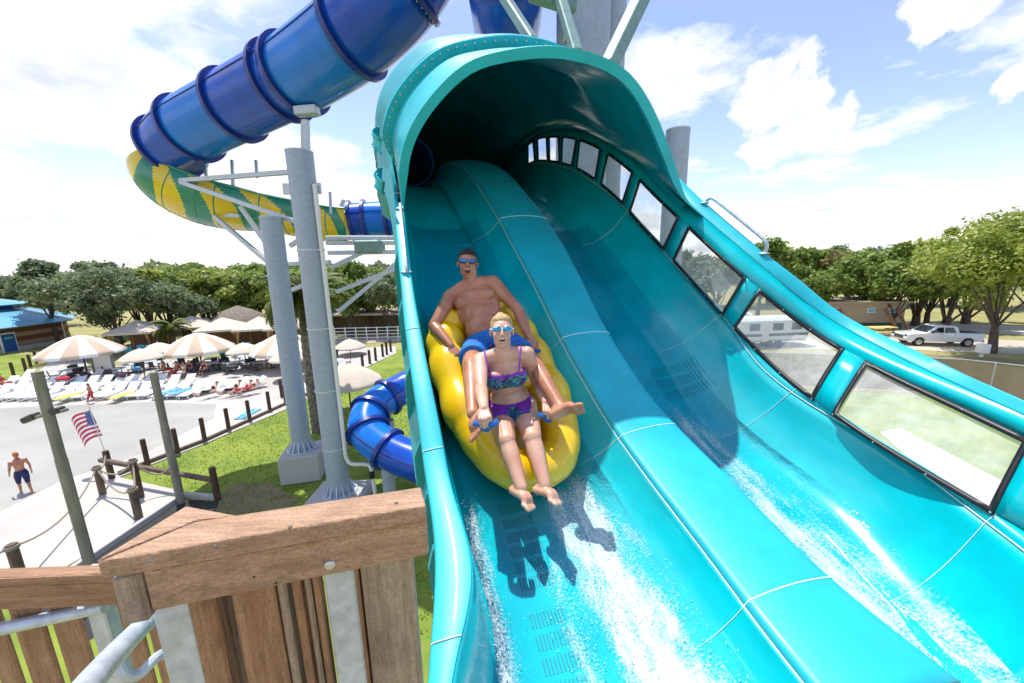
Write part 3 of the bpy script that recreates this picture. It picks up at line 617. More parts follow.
# heading of the tube as floated: foot of the tube toward the right of the lane
ty = nrm(ty-tx*.06); tx = nrm(np.cross(ty, [0, 0, 1])); tz = np.cross(tx, ty)
print('tubeC', tubeC, 'Z', depth(tubeC), 'i', iT, 'width', [proj(TP(s*.5, 0, 0))[:2] for s in (-1, 1)], 'len', [proj(TP(0, s*.8, 0))[:2] for s in (-1, 1)])
TL, TW = .87, .50
tube = thing('inflatable_tube', 'bright yellow scalloped two seat tube carrying a man and a woman down the slide', 'tube', tuple(TP(0, 0, -.17)))
def outline(t, grow=0):
    x = math.cos(t); y = math.sin(t); e = .78
    X = math.copysign(abs(x)**e, x)*(TW-.15); Y = math.copysign(abs(y)**e, y)*(TL-.15)
    X *= 1+.07*(Y/TL)     # a little fuller at the foot end
    return X, Y
mb = MB(); Pg = []; nT = 168
for j in range(nT):
    t = 2*math.pi*j/nT; X, Y = outline(t); X2, Y2 = outline(t+.01); tg = nrm([X2-X, Y2-Y]); nx, ny = tg[1], -tg[0]
    row = []; sca = .026*abs(math.sin(t*9)) if Y > -.35 else .005*abs(math.sin(t*9))
    for k in range(20):
        p = 2*math.pi*k/20; rad = .150+sca-.014; rz_ = rad*(1.0+.30*min(1, max(0, Y-.15)*2.2))
        row.append(TP(X+nx*rad*math.cos(p), Y+ny*rad*math.cos(p), rz_*math.sin(p)))
    Pg.append(row)
Pg.append(Pg[0]); mb.grid(Pg, close_v=True)
M['tube_y'] = pmat('yellow_vinyl', (.95, .60, .004), .24, col2=(.90, .52, .0), nscale=3, bump=.06, bscale=14, coat=.6)
rg = mb.obj('outer_ring', M['tube_y'], tube)
mb = MB(); mb.tube([TP(x, -.02+.03*math.cos(x*6), -.02) for x in np.linspace(-.34, .34, 12)], .12, 16); mb.obj('middle_bar', M['tube_y'], tube)
mb = MB(); mb.grid([[TP(outline(t)[0]*k, outline(t)[1]*k, -.10) for t in np.linspace(0, 2*math.pi, 49)] for k in (0.01, .5, 1.)]); o = mb.obj('tube_floor', M['tube_y'], tube); solidify(o, .02, 0)
# --- bodies
man = {}; wom = {}
def cam_v(x, y, z): return r_*x+u_*y-f_*z       # right, up, towards the viewer
def make_woman():
    P = {}
    pel = reach(TP(0, -.10, .12), (511, 405), .001) if 0 else None
    Zp = depth(TP(.03, -.15, .20)); P['pel'] = W(511, 408, Zp)
    P['ch'] = reach(P['pel'], (505, 370), .30, True); P['nk'] = reach(P['ch'], (503, 351), .15, True)
    P['hd'] = P['nk']+(W(502, 333, depth(P['nk']))-P['nk'])*1.05-f_*.02
    sl = nrm(np.cross(P['nk']-P['pel'], -f_)); 
    if sl.dot(r_) < 0: sl = -sl
    for s_, k in ((-1, 'l'), (1, 'r')):
        P['sh'+k] = P['nk']-(P['nk']-P['ch'])*.30+sl*s_*.158; P['hip'+k] = P['pel']+sl*s_*.085
    P['ell'] = reach(P['shl'], (481, 388), .27, True); P['elr'] = reach(P['shr'], (537, 383), .27, False)
    P['wrl'] = reach(P['ell'], (484, 408), .24, True); P['wrr'] = reach(P['elr'], (546, 402), .24, True)
    zh = depth(P['pel']); P['knl'] = W(506, 440, zh-.33); P['knr'] = W(532, 437, zh-.31); P['anl'] = W(521, 487, zh-.50); P['anr'] = W(545, 485, zh-.48)
    print('thigh', np.linalg.norm(P['knl']-P['hipl']), 'shin', np.linalg.norm(P['knl']-P['anl']), 'ring', depth(TP(0, -.65, .15)), proj(TP(0, -.65, .15)))
    return P
P = make_woman(); print('woman', {k: (round(depth(v), 2), tuple(int(a) for a in proj(v)[:2])) for k, v in P.items()})
person = thing('person', 'woman in a purple and teal bikini and blue goggles at the front of the tube', 'person', tuple(P['pel']))
mb = MB(); n_ = nrm(np.cross(P['hipr']-P['hipl'], P['nk']-P['pel']));
if n_.dot(f_) > 0: n_ = -n_
bx = nrm(P['hipr']-P['hipl']); by = nrm(P['nk']-P['pel']); RB = np.column_stack([bx, n_, by])
def TB(mb, o, x, y, z, r): mb.ball(o+bx*x+n_*y+by*z, r, 20, RB)
TB(mb, P['pel'], 0, 0, .0, (.160, .105, .10)); TB(mb, P['pel'], 0, .01, .09, (.142, .10, .11)); TB(mb, P['ch'], 0, 0, -.13, (.118, .085, .13)); TB(mb, P['ch'], 0, 0, 0, (.135, .092, .12)); TB(mb, P['nk'], 0, -.01, -.055, (.115, .062, .062))
TB(mb, P['pel'], 0, .03, .05, (.11, .085, .10))
for s_ in (-1, 1): TB(mb, P['ch'], s_*.066, .078, -.015, (.074, .066, .068)); TB(mb, P['pel'], s_*.09, -.02, -.02, (.085, .1, .09))
cap(mb, [P['shl'], P['nk']+by*-.02, P['shr']], [.047, .050, .047]); cap(mb, [P['nk']-by*.03, P['hd']-by*.06], [.054, .050])
for k in 'lr':
    S_, E_, W_ = P['sh'+k], P['el'+k], P['wr'+k]; cap(mb, [S_, S_*.55+E_*.45, E_], [.052, .047, .037]); cap(mb, [E_, E_*.7+W_*.3, W_], [.038, .040, .026])
    Hh, K_, A_ = P['hip'+k], P['kn'+k], P['an'+k]; cap(mb, [Hh, Hh*.6+K_*.4, K_], [.102, .092, .062]); mb.ball(K_-f_*.008, .054, 12); cap(mb, [K_, K_*.68+A_*.32-n_*.012, A_], [.054, .056, .036])
    hd_ = nrm(W_-E_); hand(mb, W_, hd_+(-u_*.4), cam_v(0, -.5, -.9), 1 if k == 'l' else -1, .95, 1.0)
foot(mb, P['anl'], cam_v(.62, -.30, .72), nrm(P['anl']-P['knl']), .215, .9); foot(mb, P['anr'], cam_v(.66, -.12, .74), nrm(P['anr']-P['knr']), .215, .9)
fw = nrm(EYE-P['hd']+u_*.0); HP, HR, hs, HA = head(mb, P['hd'], fw+r_*.02, u_+r_*-.04, .222, True, .35)
body = remesh(mb, .0045, [M['skin_f']], 'body', person, 3)
# hair pulled back with a bun
mb = MB(); mb.ball(HP(0, -.028, .045), np.array((.081, .092, .086))*hs, 20, HR); mb.ball(HP(0, -.004, .084), np.array((.067, .064, .038))*hs, 20, HR); mb.ball(HP(.006, -.03, .122), (.026, .026, .018), 12, HR); mb.ball(HP(-.014, -.05, .112), .018, 12, HR)
hair = remesh(mb, .006, [M['hair_b']], 'hair', person, 2)
def goggles(HP, HR, hs, lens, framecol, parent, w=.034):
    mb = MB()
    for sx in (-1, 1): mb.ball(HP(.033*sx, .083, .019), np.array((w, .014, .018))*hs, 16, HR)
    g = mb.obj('goggles', lens, parent); mb = MB()
    for sx in (-1, 1): mb.tube([HP(.033*sx+w*1.02*math.cos(t), .082-.008*abs(math.cos(t)), .019+.019*math.sin(t)) for t in np.linspace(0, 2*math.pi, 17)[:-1]], .0032*hs, 6, closed=True)
    mb.tube([HP(-.082, -.01, .022), HP(-.074, .05, .021), HP(-.062, .076, .02)], .004*hs, 6); mb.tube([HP(.082, -.01, .022), HP(.074, .05, .021), HP(.062, .076, .02)], .004*hs, 6); mb.tube([HP(-.006, .092, .022), HP(.006, .092, .022)], .004, 6)
    mb.obj('goggle_frame', framecol, g)
goggles(HP, HR, hs, M['lens_c'], M['white_pl'], person)
def mouthset(HP, HR, hs, k, parent, teeth=True):
    mb = MB(); mb.ball(HP(0, .074, -.052-.006*k), np.array((.024, .012, .010+.015*k))*hs, 14, HR); m_ = mb.obj('mouth', M['mouth'], parent)
    if teeth: mb = MB(); mb.ball(HP(0, .080, -.046), np.array((.020, .008, .0048))*hs, 12, HR); mb.obj('teeth', M['teeth'], m_)
mouthset(HP, HR, hs, .35, person)
pel, chs = P['pel'], P['ch']
def loc(p, o): d = p-o; return d@bx, d@n_, d@by
dk = [seg] 
def legmask(p):
    m = np.ones(len(p), bool)
    for k in 'lr':
        m &= np.linalg.norm(p-(P['wr'+k]+nrm(P['wr'+k]-P['el'+k])*.07), axis=1) > .125; d, t = seg(p, P['sh'+k], P['el'+k]); m &= ~((d < .068) & (t > .02)); d, t = seg(p, P['el'+k], P['wr'+k]); m &= d > .075
    return m
def bot(p):
    x, y, z = loc(p, pel); fr_ = y > -.02; up_ = .10; lo = np.where(fr_, -.05+np.abs(x)*1.0, -.09+np.abs(x)*.35); return legmask(p) & (z < up_) & (z > lo) & (np.abs(x) < .2) & (np.abs(y) < .2)
def wb(p): x, y, z = loc(p, pel); return legmask(p) & (z < .104) & (z > .078) & (np.abs(x) < .2) & (np.abs(y) < .2)
cover(body, 'bikini_bottom', M['bikini'], bot, .005, person); cover(body, 'waistband', M['purple'], wb, .0075, person)
def top(p):
    x, y, z = loc(p, chs); cup = (y > .02) & (np.abs(z+.02) < .075) & (z < .032-.25*np.abs(np.abs(x)-.075)+.02*0) & (z < .05-.9*np.maximum(0, .055-np.abs(x)))
    bandm = (z > -.085) & (z < -.055); return legmask(p) & (np.abs(x) < .16) & (cup | bandm)
def trim(p):
    x, y, z = loc(p, chs); hi = np.minimum(.032-.25*np.abs(np.abs(x)-.075), .05-.9*np.maximum(0, .055-np.abs(x))); return legmask(p) & (y > .02) & (z < hi+.006) & (z > hi-.012) & (np.abs(x) < .15)
cover(body, 'bikini_top', M['bikini'], top, .006, person); cover(body, 'top_trim', M['purple'], trim, .009, person)
for s_, k in ((-1, 'l'), (1, 'r')):
    mb = MB(); a = chs+bx*s_*.088+n_*.125+by*.03; b_ = P['sh'+k]*.75+P['nk']*.25+by*.052+n_*.02; c_ = (a+b_)/2+n_*.028+by*.01; mb.tube(cr([a, c_, b_, b_-n_*.07-by*.03], 5), .0055, 6); mb.obj('shoulder_strap', M['purple'], person)
woman_obj = person; WP = P
# --- man
P = {}
P['pel'] = W(488, 342, depth(TP(-.02, .32, .17))); P['ch'] = reach(P['pel'], (478, 308), .31, True); P['ch'] = P['pel']+(W(478, 309, depth(P['pel'])+.06)-P['pel']); P['ch'] = P['pel']+nrm(P['ch']-P['pel'])*.31
P['nk'] = P['ch']+nrm(W(471, 287, depth(P['ch'])+.02)-P['ch'])*.19; P['hd'] = P['nk']+nrm(W(468, 267, depth(P['nk'])-.02)-P['nk'])*.155
print('chest px', proj(P['ch']), proj(P['nk']), proj(P['hd']))
by = nrm(P['nk']-P['pel']); sl = nrm(np.cross(by, -f_)); sl = sl if sl.dot(r_) > 0 else -sl
for s_, k in ((-1, 'l'), (1, 'r')): P['sh'+k] = P['nk']-by*.055+sl*s_*.175; P['hip'+k] = P['pel']+sl*s_*.085
P['ell'] = reach(P['shl'], (434, 326), .29, True); P['elr'] = reach(P['shr'], (526, 318), .29, True)
P['wrl'] = reach(P['ell'], (451, 346), .25, True); P['wrr'] = reach(P['elr'], (529, 337), .25, True)
P['knl'] = reach(P['hipl'], (471, 366), .43, True); P['knr'] = reach(P['hipr'], (533, 362), .43, True)
P['anl'] = reach(P['knl'], (473, 413), .42, True); P['anr'] = reach(P['knr'], (560, 406), .42, True)
print('man', {k: (round(depth(v), 2), tuple(int(a) for a in proj(v)[:2])) for k, v in P.items()})
person = thing('person', 'bare chested man in blue trunks and mirrored goggles shouting at the back of the tube', 'person', tuple(P['pel']))
n_ = nrm(np.cross(P['hipr']-P['hipl'], by)); n_ = n_ if n_.dot(f_) < 0 else -n_; bx = nrm(P['hipr']-P['hipl']); RB = np.column_stack([bx, n_, by])
mb = MB()
TB(mb, P['pel'], 0, 0, 0, (.155, .11, .10)); TB(mb, P['pel'], 0, .01, .12, (.145, .10, .13)); TB(mb, P['ch'], 0, 0, -.07, (.155, .10, .13)); TB(mb, P['ch'], 0, -.005, .04, (.172, .105, .12)); TB(mb, P['nk'], 0, -.02, -.06, (.15, .07, .07))
for s_ in (-1, 1): TB(mb, P['ch'], s_*.078, .058, .045, (.086, .042, .052)); TB(mb, P['ch'], s_*.12, -.02, -.02, (.06, .07, .12)); TB(mb, P['ch'], s_*.035, .078, -.10, (.032, .022, .085))
cap(mb, [P['shl'], P['nk']-by*.01, P['shr']], [.062, .062, .062]); cap(mb, [P['nk']-by*.04, P['hd']-by*.05], [.060, .055])
for k in 'lr':
    S_, E_, W_ = P['sh'+k], P['el'+k], P['wr'+k]; cap(mb, [S_, S_*.6+E_*.4, E_], [.066, .056, .042]); cap(mb, [E_, E_*.7+W_*.3, W_], [.044, .048, .030])
    Hh, K_, A_ = P['hip'+k], P['kn'+k], P['an'+k]; cap(mb, [Hh, Hh*.55+K_*.45, K_], [.09, .084, .062]); mb.ball(K_-f_*.01, .056, 12); cap(mb, [K_, K_*.68+A_*.32, A_], [.058, .058, .037])
    hand(mb, W_, nrm(W_-E_)+u_*-.3, cam_v(0, -.6, -.8), 1 if k == 'l' else -1, 1.08, 1.0)
foot(mb, P['anl'], cam_v(-.1, -.45, .9), nrm(P['anl']-P['knl']), .25, 1.05); foot(mb, P['anr'], cam_v(.8, .30, .35), nrm(P['anr']-P['knr'])+cam_v(0, -.3, .5), .25, 1.05)
fw = nrm(EYE-P['hd']); HP, HR, hs, HA = head(mb, P['hd'], fw+u_*.08, u_+r_*.02, .232, False, 1.0)
body = remesh(mb, .0048, [M['skin_m']], 'body', person, 3)
mb = MB(); mb.ball(HP(0, -.026, .045), np.array((.0765, .090, .081))*hs, 20, HR); mb.ball(HP(0, -.002, .075), np.array((.066, .07, .046))*hs, 20, HR); remesh(mb, .006, [M['hair_d']], 'hair', person, 1)
goggles(HP, HR, hs, M['lens'], M['black'], person, .033); mouthset(HP, HR, hs, 1.0, person)
mb = MB(); TB(mb, P['pel'], 0, 0, .02, (.172, .125, .10))
for s_, k in ((-1, 'l'), (1, 'r')):
    Hh, K_ = P['hip'+k], P['kn'+k]; e_ = Hh*.30+K_*.70; mb.tube([Hh-(K_-Hh)*.1, Hh*.7+K_*.3, Hh*.5+K_*.5+bx*s_*.005, e_], [.10, .108, .106, .104], 18)
remesh(mb, .007, [M['trunk_cloth']], 'swim_trunks', person, 1)
MP = P
# grips of the tube held by the four hands
for k, q in (('l', MP), ('r', MP), ('l', WP), ('r', WP)):
    hd_ = nrm(q['wr'+k]-q['el'+k]); c_ = q['wr'+k]+nrm(hd_-u_*.35)*.095+cam_v(0, -.02, -.03)
    mb = MB(); mb.tube(cr([c_+r_*-.055-f_*-.06, c_+r_*-.05, c_, c_+r_*.05, c_+r_*.055+f_*.06], 4), .013, 8)
    mb.grid([[c_+r_*.055*math.cos(t)*s_*.7-u_*.05*math.sin(t)*s_+f_*.02 for t in np.linspace(0, math.pi, 9)] for s_ in (.05, .6, 1)]); o = mb.obj('grab_handle', M['blue_pl'], tube); solidify(o, .006, 0)
# ---------------------------------------------------------------- timber railing beside the camera
def wood(name, a, b, sc=(1, 1, 1)):
    m = pmat(name, a, .78, col2=b, nscale=6, stretch=sc, bump=.5, bscale=22, detail=12); N, L = nt(m); P = N['Principled BSDF']; src = P.inputs['Base Color'].links[0].from_socket
    tc_ = [n for n in N if n.type == 'TEX_COORD'][0]; mp_ = [n for n in N if n.type == 'MAPPING'][0]
    for vec, sc_, lo, hi, f0 in ((tc_.outputs['Object'], 170, .38, .55, .76), (mp_.outputs[0], 30, .35, .6, .72), (tc_.outputs['Object'], 6.5, .34, .48, .80)):      # pores, grain lines, weather stains
        n = N.new('ShaderNodeTexNoise'); n.inputs['Scale'].default_value = sc_; n.inputs['Detail'].default_value = 5; n.inputs['Roughness'].default_value = .65; L.new(vec, n.inputs[0]); r = N.new('ShaderNodeMapRange'); r.inputs[1].default_value = lo; r.inputs[2].default_value = hi; r.inputs[3].default_value = f0; r.inputs[4].default_value = 1; L.new(n.outputs[0], r.inputs[0])
        x = N.new('ShaderNodeMix'); x.data_type = 'RGBA'; x.blend_type = 'MULTIPLY'; x.inputs[0].default_value = 1; L.new(src, x.inputs[6]); L.new(r.outputs[0], x.inputs[7]); src = x.outputs[2]
    L.new(src, P.inputs['Base Color']); return m
ZR = H-.50
A0, A1 = G(97, 562, ZR), G(421, 506, ZR); eR = nrm(A1-A0); nR = np.array([-eR[1], eR[0], 0])
if nR[1] < 0: nR = -nR
ang = math.atan2(eR[1], eR[0])
def grain(name, a, b, e):       # grain runs along direction e
    m = wood(name, a, b); mp = [n for n in m.node_tree.nodes if n.type == 'MAPPING'][0]
    mp.vector_type = 'POINT'; mp.inputs['Rotation'].default_value = (0, 0, -math.atan2(e[1], e[0])); mp.inputs['Scale'].default_value = (.55, 7, 7); return m
M['cedar'] = grain('cedar_along_rail', (.60, .375, .235), (.44, .26, .15), eR)
e2 = nrm((G(188, 506, ZR)-G(100, 558, ZR))*np.array([1, 1, 0])); M['cedar2'] = grain('cedar_side_cap', (.60, .375, .24), (.44, .26, .15), e2)
M['cedar_v'] = wood('cedar_upright', (.50, .28, .155), (.34, .17, .085)); mpv = [n for n in M['cedar_v'].node_tree.nodes if n.type == 'MAPPING'][0]; mpv.inputs['Scale'].default_value = (7, 7, .55)
M['cedar_pale'] = wood('weathered_upright', (.50, .38, .27), (.34, .25, .17)); [n for n in M['cedar_pale'].node_tree.nodes if n.type == 'MAPPING'][0].inputs['Scale'].default_value = (7, 7, .55)
rail = thing('timber_railing', 'brown timber railing with a wide cap board and steel posts in the near corner', 'railing', tuple(A0+np.array([0, 0, -1.1])))
up = np.array([0, 0, 1.])
def rb(name, u0_, u1_, n0, n1, z0, z1, mat, parent=rail, bev=.006):
    mb = MB(); c_ = A0+eR*(u0_+u1_)/2+nR*(n0+n1)/2+up*(z0+z1)/2; mb.box(c_, (u1_-u0_, n1-n0, z1-z0), np.column_stack([eR, nR, up]), 0, bev); return mb.obj(name, M[mat], parent, False)
LR = np.linalg.norm(A1-A0)
def prism(name, px, z, th, mat, parent):
    P = [G(x, y, z) for x, y in px]; n = len(P); mb = MB(); mb.add(P+[p-up*th for p in P], [tuple(range(n)), tuple(range(2*n-1, n-1, -1))]+[(i, i+n, (i+1) % n+n, (i+1) % n) for i in range(n)])
    o = mb.obj(name, M[mat], parent, False); m_ = o.modifiers.new('b', 'BEVEL'); m_.width = .004; m_.segments = 2; bm = bmesh.new(); bm.from_mesh(o.data); bmesh.ops.recalc_face_normals(bm, faces=bm.faces); bm.to_mesh(o.data); bm.free(); return o
prism('cap_board', [(96.5, 562), (426, 505.5), (421, 486.5), (196, 521)], ZR, .038, 'cedar', rail)
rb('rail_beam', .049, LR+.01, .012, .050, -.135, -.041, 'cedar')
rb('corner_block', .004, .048, .008, .06, -.15, -.041, 'cedar_pale')
def uon(px, py):               # where a bearing meets the plane of the rail
    d = ray(px, py); t = (A0+nR*.05-EYE).dot(nR)/d.dot(nR); return (EYE+d*t-A0).dot(eR)
def upright(name, px0, px1, py, n0, n1, mat, z0=-1.1, z1=-.06): return rb(name, uon(px0, py), uon(px1, py), n0, n1, z0, z1, mat, bev=.004)
upright('baluster', 364, 416, 605, .052, .14, 'cedar_pale'); upright('baluster', 196, 224, 650, .052, .09, 'cedar_v'); upright('baluster', 218, 236, 650, .095, .16, 'cedar_pale'); upright('baluster', 238, 282, 640, .053, .09, 'cedar_v'); upright('baluster', 284, 293, 640, .055, .13, 'cedar_pale')
upright('baluster', 297, 306, 630, .055, .09, 'cedar_v'); upright('baluster', 310, 316, 630, .055, .15, 'cedar_pale'); upright('baluster', 318, 325, 630, .055, .09, 'cedar_v'); upright('baluster', 358, 363, 620, .055, .12, 'cedar_v')
def steel_post(px0, px1, py):
    o = upright('steel_post', px0, px1, py, .052, .115, 'galv'); return o
steel_post(326, 357, 600); sp_ = steel_post(157, 196, 640)
mb = MB(); p = A0+eR*uon(330, 566)+nR*.008+up*0; 
bz = G(330, 565, H); d = ray(330, 565); t = (A0+nR*.012-EYE).dot(nR)/d.dot(nR); p = EYE+d*t
mb.ball(p-nR*.001, (.011, .004, .011), 12, np.column_stack([eR, nR, up])); mb.obj('carriage_bolt', M['bolt'], rail)
for px, py in ((254, 577), (276, 583)):
    d = ray(px, py); t = (A0+nR*.012-EYE).dot(nR)/d.dot(nR); mb = MB(); mb.ball(EYE+d*t, (.003, .002, .003), 8); mb.obj('screw', M['dark_metal'], rail)
for px, py in ((115, 577), (150, 560), (215, 545), (290, 527), (396, 503)):
    mb = MB(); mb.ball(G(px, py, ZR+.0008), (.004, .004, .0012), 8); mb.obj('screw', M['dark_metal'], rail)
# cap running away from the corner
n2 = np.array([-e2[1], e2[0], 0]); L2_ = .52
prism('cap_board', [(95.5, 560.5), (186, 505.5), (240, 515.5), (197, 519.5)], ZR, .038, 'cedar2', rail)
prism('rail_beam', [(188, 511), (236, 519.5), (203, 523), (170, 530)], ZR-.041, .09, 'cedar2', rail)
# the lower stair railing to the left
ZL = float(W(50, 577, 1.22)[2]); B0 = G(99, 574, ZL); B1 = G(-60, 580, ZL); eL = nrm(B1-B0); nL = np.array([-eL[1], eL[0], 0]); nL = nL if nL[1] > 0 else -nL; LLn = np.linalg.norm(B1-B0)
M['cedar_l'] = grain('cedar_stair_rail', (.50, .29, .17), (.36, .19, .10), eL); M['cedar_lv'] = wood('cedar_stair_baluster', (.52, .30, .17), (.38, .20, .10)); [n for n in M['cedar_lv'].node_tree.nodes if n.type == 'MAPPING'][0].inputs['Scale'].default_value = (7, 7, .6)
r2 = thing('timber_railing', 'reddish timber railing with spaced upright boards at the lower left edge', 'railing', tuple(B0+np.array([0, 0, -1.1])))
def lb(name, a, b, n0, n1, z0, z1, mat): mb = MB(); mb.box(B0+eL*(a+b)/2+nL*(n0+n1)/2+up*(z0+z1)/2, (b-a, n1-n0, z1-z0), np.column_stack([eL, nL, up]), 0, .005); return mb.obj(name, M[mat], r2, False)
lb('cap_board', -.05, LLn, -.0, .045, -.038, 0, 'cedar_l'); lb('rail_beam', -.05, LLn, .01, .05, -.135, -.041, 'cedar_l')
def uL(px, py): d = ray(px, py); t = (B0+nL*.06-EYE).dot(nL)/d.dot(nL); return (EYE+d*t-B0).dot(eL)
for x0, x1 in ((-40, -18), (-12, 10), (20, 50), (59, 88), (127, 146), (152, 166)): lb('baluster', uL(x1, 640), uL(x0, 640), .053, .068, -1.1, -.05, 'cedar_lv')
lb('steel_post', uL(114, 640), uL(96, 640), .053, .11, -1.1, -.05, 'galv')
# galvanised hand rails on the stair
hr = thing('handrail', 'thick galvanised pipe handrail running under the timber corner', 'handrail', tuple(W(80, 700, .60)))
mb = MB(); mb.tube(cr([W(50, 740, .48), W(84, 690, .60), W(114, 655, .74), W(146, 622, .92), W(172, 594, 1.1)], 6), .0215, 16); mb.obj('pipe', M['galv'], hr)
mb = MB(); mb.tube(cr([W(117, 660, .80), W(122, 672, .80), W(138, 675, .82), W(157, 657, .85), W(170, 652, .88)], 5), .011, 10); mb.obj('bracket', M['galv'], hr)
mb = MB(); mb.tube([W(204, 662, .90), W(214, 660, .90)], .009, 10); mb.ball(W(214, 660, .90), .012, 8); mb.obj('bolt', M['bolt'], hr)
mb = MB(); mb.tube([W(-60, 641, 1.25), W(0, 629, 1.28), W(106, 606, 1.32)], .021, 14); o = mb.obj('handrail', M['galv']); tag(o, 'thinner galvanised pipe handrail level with the left edge of the picture', 'handrail')
deck = thing('stair_deck', 'grey stair tower deck with treads under the railings', 'platform', (-.6, .2, H-1.75))
mb = MB(); 
for k in range(7): mb.box((-.6, -2.1+.25*k, H-1.70), (2.0, .235, .04), None, 0, .004)
mb.obj('deck_boards', M['cedar_pale'], deck, False)
# ---------------------------------------------------------------- tube slides, columns, frames
def column(name, label, base, h, r, parts=True, plinth=None, z0=0):
    t = thing(name, label, 'steel column', (base[0], base[1], z0), 0); mb = MB(); b = np.array([base[0], base[1], z0]); e = (plinth or 0)
    mb.tube([b+up*z for z in np.linspace(e, h, 9)], r, 32); mb.obj('shaft', M['galv_col'], t)
    mb = MB(); mb.tube([b+up*h, b+up*(h+.03)], r*1.02, 32); mb.obj('cap_plate', M['galv'], t)
    if parts:
        mb = MB(); mb.tube([b+up*(e+.002), b+up*(e+.06)], r*1.55, 24); bp_ = mb.obj('base_plate', M['galv'], t)
        for k in range(14):
            a_ = 2*math.pi*k/14; dd = np.array([math.cos(a_), math.sin(a_), 0]); mb = MB(); s_ = np.cross(up, dd)*.02
            P_ = [b+dd*r*.97+up*(e+.06), b+dd*r*1.45+up*(e+.06), b+dd*r*1.0+up*(e+.42), b+dd*r*.97+up*(e+.42)]; mb.add([p-s_ for p in P_]+[p+s_ for p in P_], [(0, 1, 2, 3), (7, 6, 5, 4), (0, 4, 5, 1), (1, 5, 6, 2), (2, 6, 7, 3), (3, 7, 4, 0)]); mb.obj('stiffener', M['galv'], bp_, False)
    return t
gA = G(341, 500); cA = column('steel_column', 'tall pale grey column with a white pipe strapped to its right side', gA, 12.2, .40, True, .35)
mb = MB(); mb.box(gA+up*.17, (2.0, 1.6, .36), None, 0, .04); mb.obj('footing', M['concrete'], cA, False)
gB = G(306, 474); cB = column('steel_column', 'grey column standing on a square concrete block on the lawn', gB, 10.5, .37, True, 1.15)
mb = MB(); mb.box(gB+up*.57, (1.5, 1.5, 1.16), Matrix.Rotation(.25, 3, 'Z'), 0, .04); mb.obj('footing', M['concrete'], cB, False)
# strapped drain pipe
pp = [gA+np.array([.46, -.20, 11.2]), gA+np.array([.46, -.20, 6]), gA+np.array([.46, -.20, 1.9]), gA+np.array([.62, -.2, 1.6]), gA+np.array([1.15, -.1, 1.5]), gA+np.array([1.3, -.1, 1.3]), gA+np.array([1.35, -.1, .3])]
mb = MB(); mb.tube(cr(pp[:3], 4), .07, 12); mb.tube(cr(pp[2:], 4), .07, 12); dp = mb.obj('drain_pipe', M['white_pvc'], cA)
mb = MB(); mb.tube([pp[5]+up*-.05, pp[5]+up*-.35], .1, 12); mb.obj('valve', M['black'], dp)
for z in (9.2, 6.6, 4.4, 2.2): mb = MB(); mb.tube([gA+np.array([0, 0, z-.03]), gA+np.array([0, 0, z+.03])], .42, 24); mb.beam(gA+np.array([.2, -.2, z]), gA+np.array([.56, -.22, z]), .05, .05); mb.obj('strap', M['galv'], cA)
for s_ in (-1, 1): mb = MB(); mb.box(gA+np.array([s_*.5, -.1, 11.1]), (.22, .04, .34), None, 0, .01); mb.obj('lug', M['galv'], cA, False)
wD = W(678, 131, 9.0); column('steel_column', 'slim grey column rising behind the window wall right of the hood', (wD[0], wD[1], 0), wD[2], .27)
wE = W(583, 30, 8.6); cE = column('steel_column', 'broad grey column behind the top of the turquoise hood', (wE[0], wE[1], 0), 22, .60)
mb = MB(); mb.tube([W(612, 28, 9.4)+up*z for z in (-9, 0, 9)], .33, 24); mb.obj('second_pipe', M['galv_col'], cE)
for (x, y), k in (((566, 26), 0), ((566, 33), 1)): mb = MB(); mb.tube([W(x, y, 8.0)+np.array([0, .3, 0]), W(x, y, 8.0)-np.array([0, .25, 0])], .05, 8); mb.obj('bolt', M['bolt'], cE)
brc = thing('support_frame', 'angled grey green beams over the top of the hood', 'steel frame', tuple(W(560, 60, 6.5)))
M['beam_g'] = pmat('grey_green_beam', (.20, .33, .31), .5, metal=.2, noise=.2, nscale=6)
for a_, b_, w_ in ((W(655, -30, 7), W(608, 68, 6.4), .24), (W(555, -20, 7.2), W(577, 54, 6.3), .17), (W(497, -14, 6.6), W(533, 42, 5.9), .15), (W(530, -6, 7.0), W(575, 8, 7.3), .2)): mb = MB(); mb.beam(a_, b_, w_, w_, bev=.02); mb.obj('beam', M['beam_g'], brc, False)
def flange(mb, P, t, r, w_=.07, d=.13):
    t = nrm(t); n = 40; a_ = np.array([0, 0, 1.]) if abs(t[2]) < .9 else np.array([1., 0, 0]); X = nrm(np.cross(a_, t)); Y = np.cross(t, X); g = []
    for rr, o in ((r-.01, -w_), (r+d, -w_), (r+d, w_), (r-.01, w_), (r-.01, -w_)): g.append([P+t*o+rr*(math.cos(q)*X+math.sin(q)*Y) for q in np.linspace(0, 2*math.pi, n+1)])
    mb.grid(g)
    for k in range(n):
        q = 2*math.pi*k/n; mb.ball(P-t*w_*1.1+(r+d*.6)*(math.cos(q)*X+math.sin(q)*Y), .022, 6, None, 1)
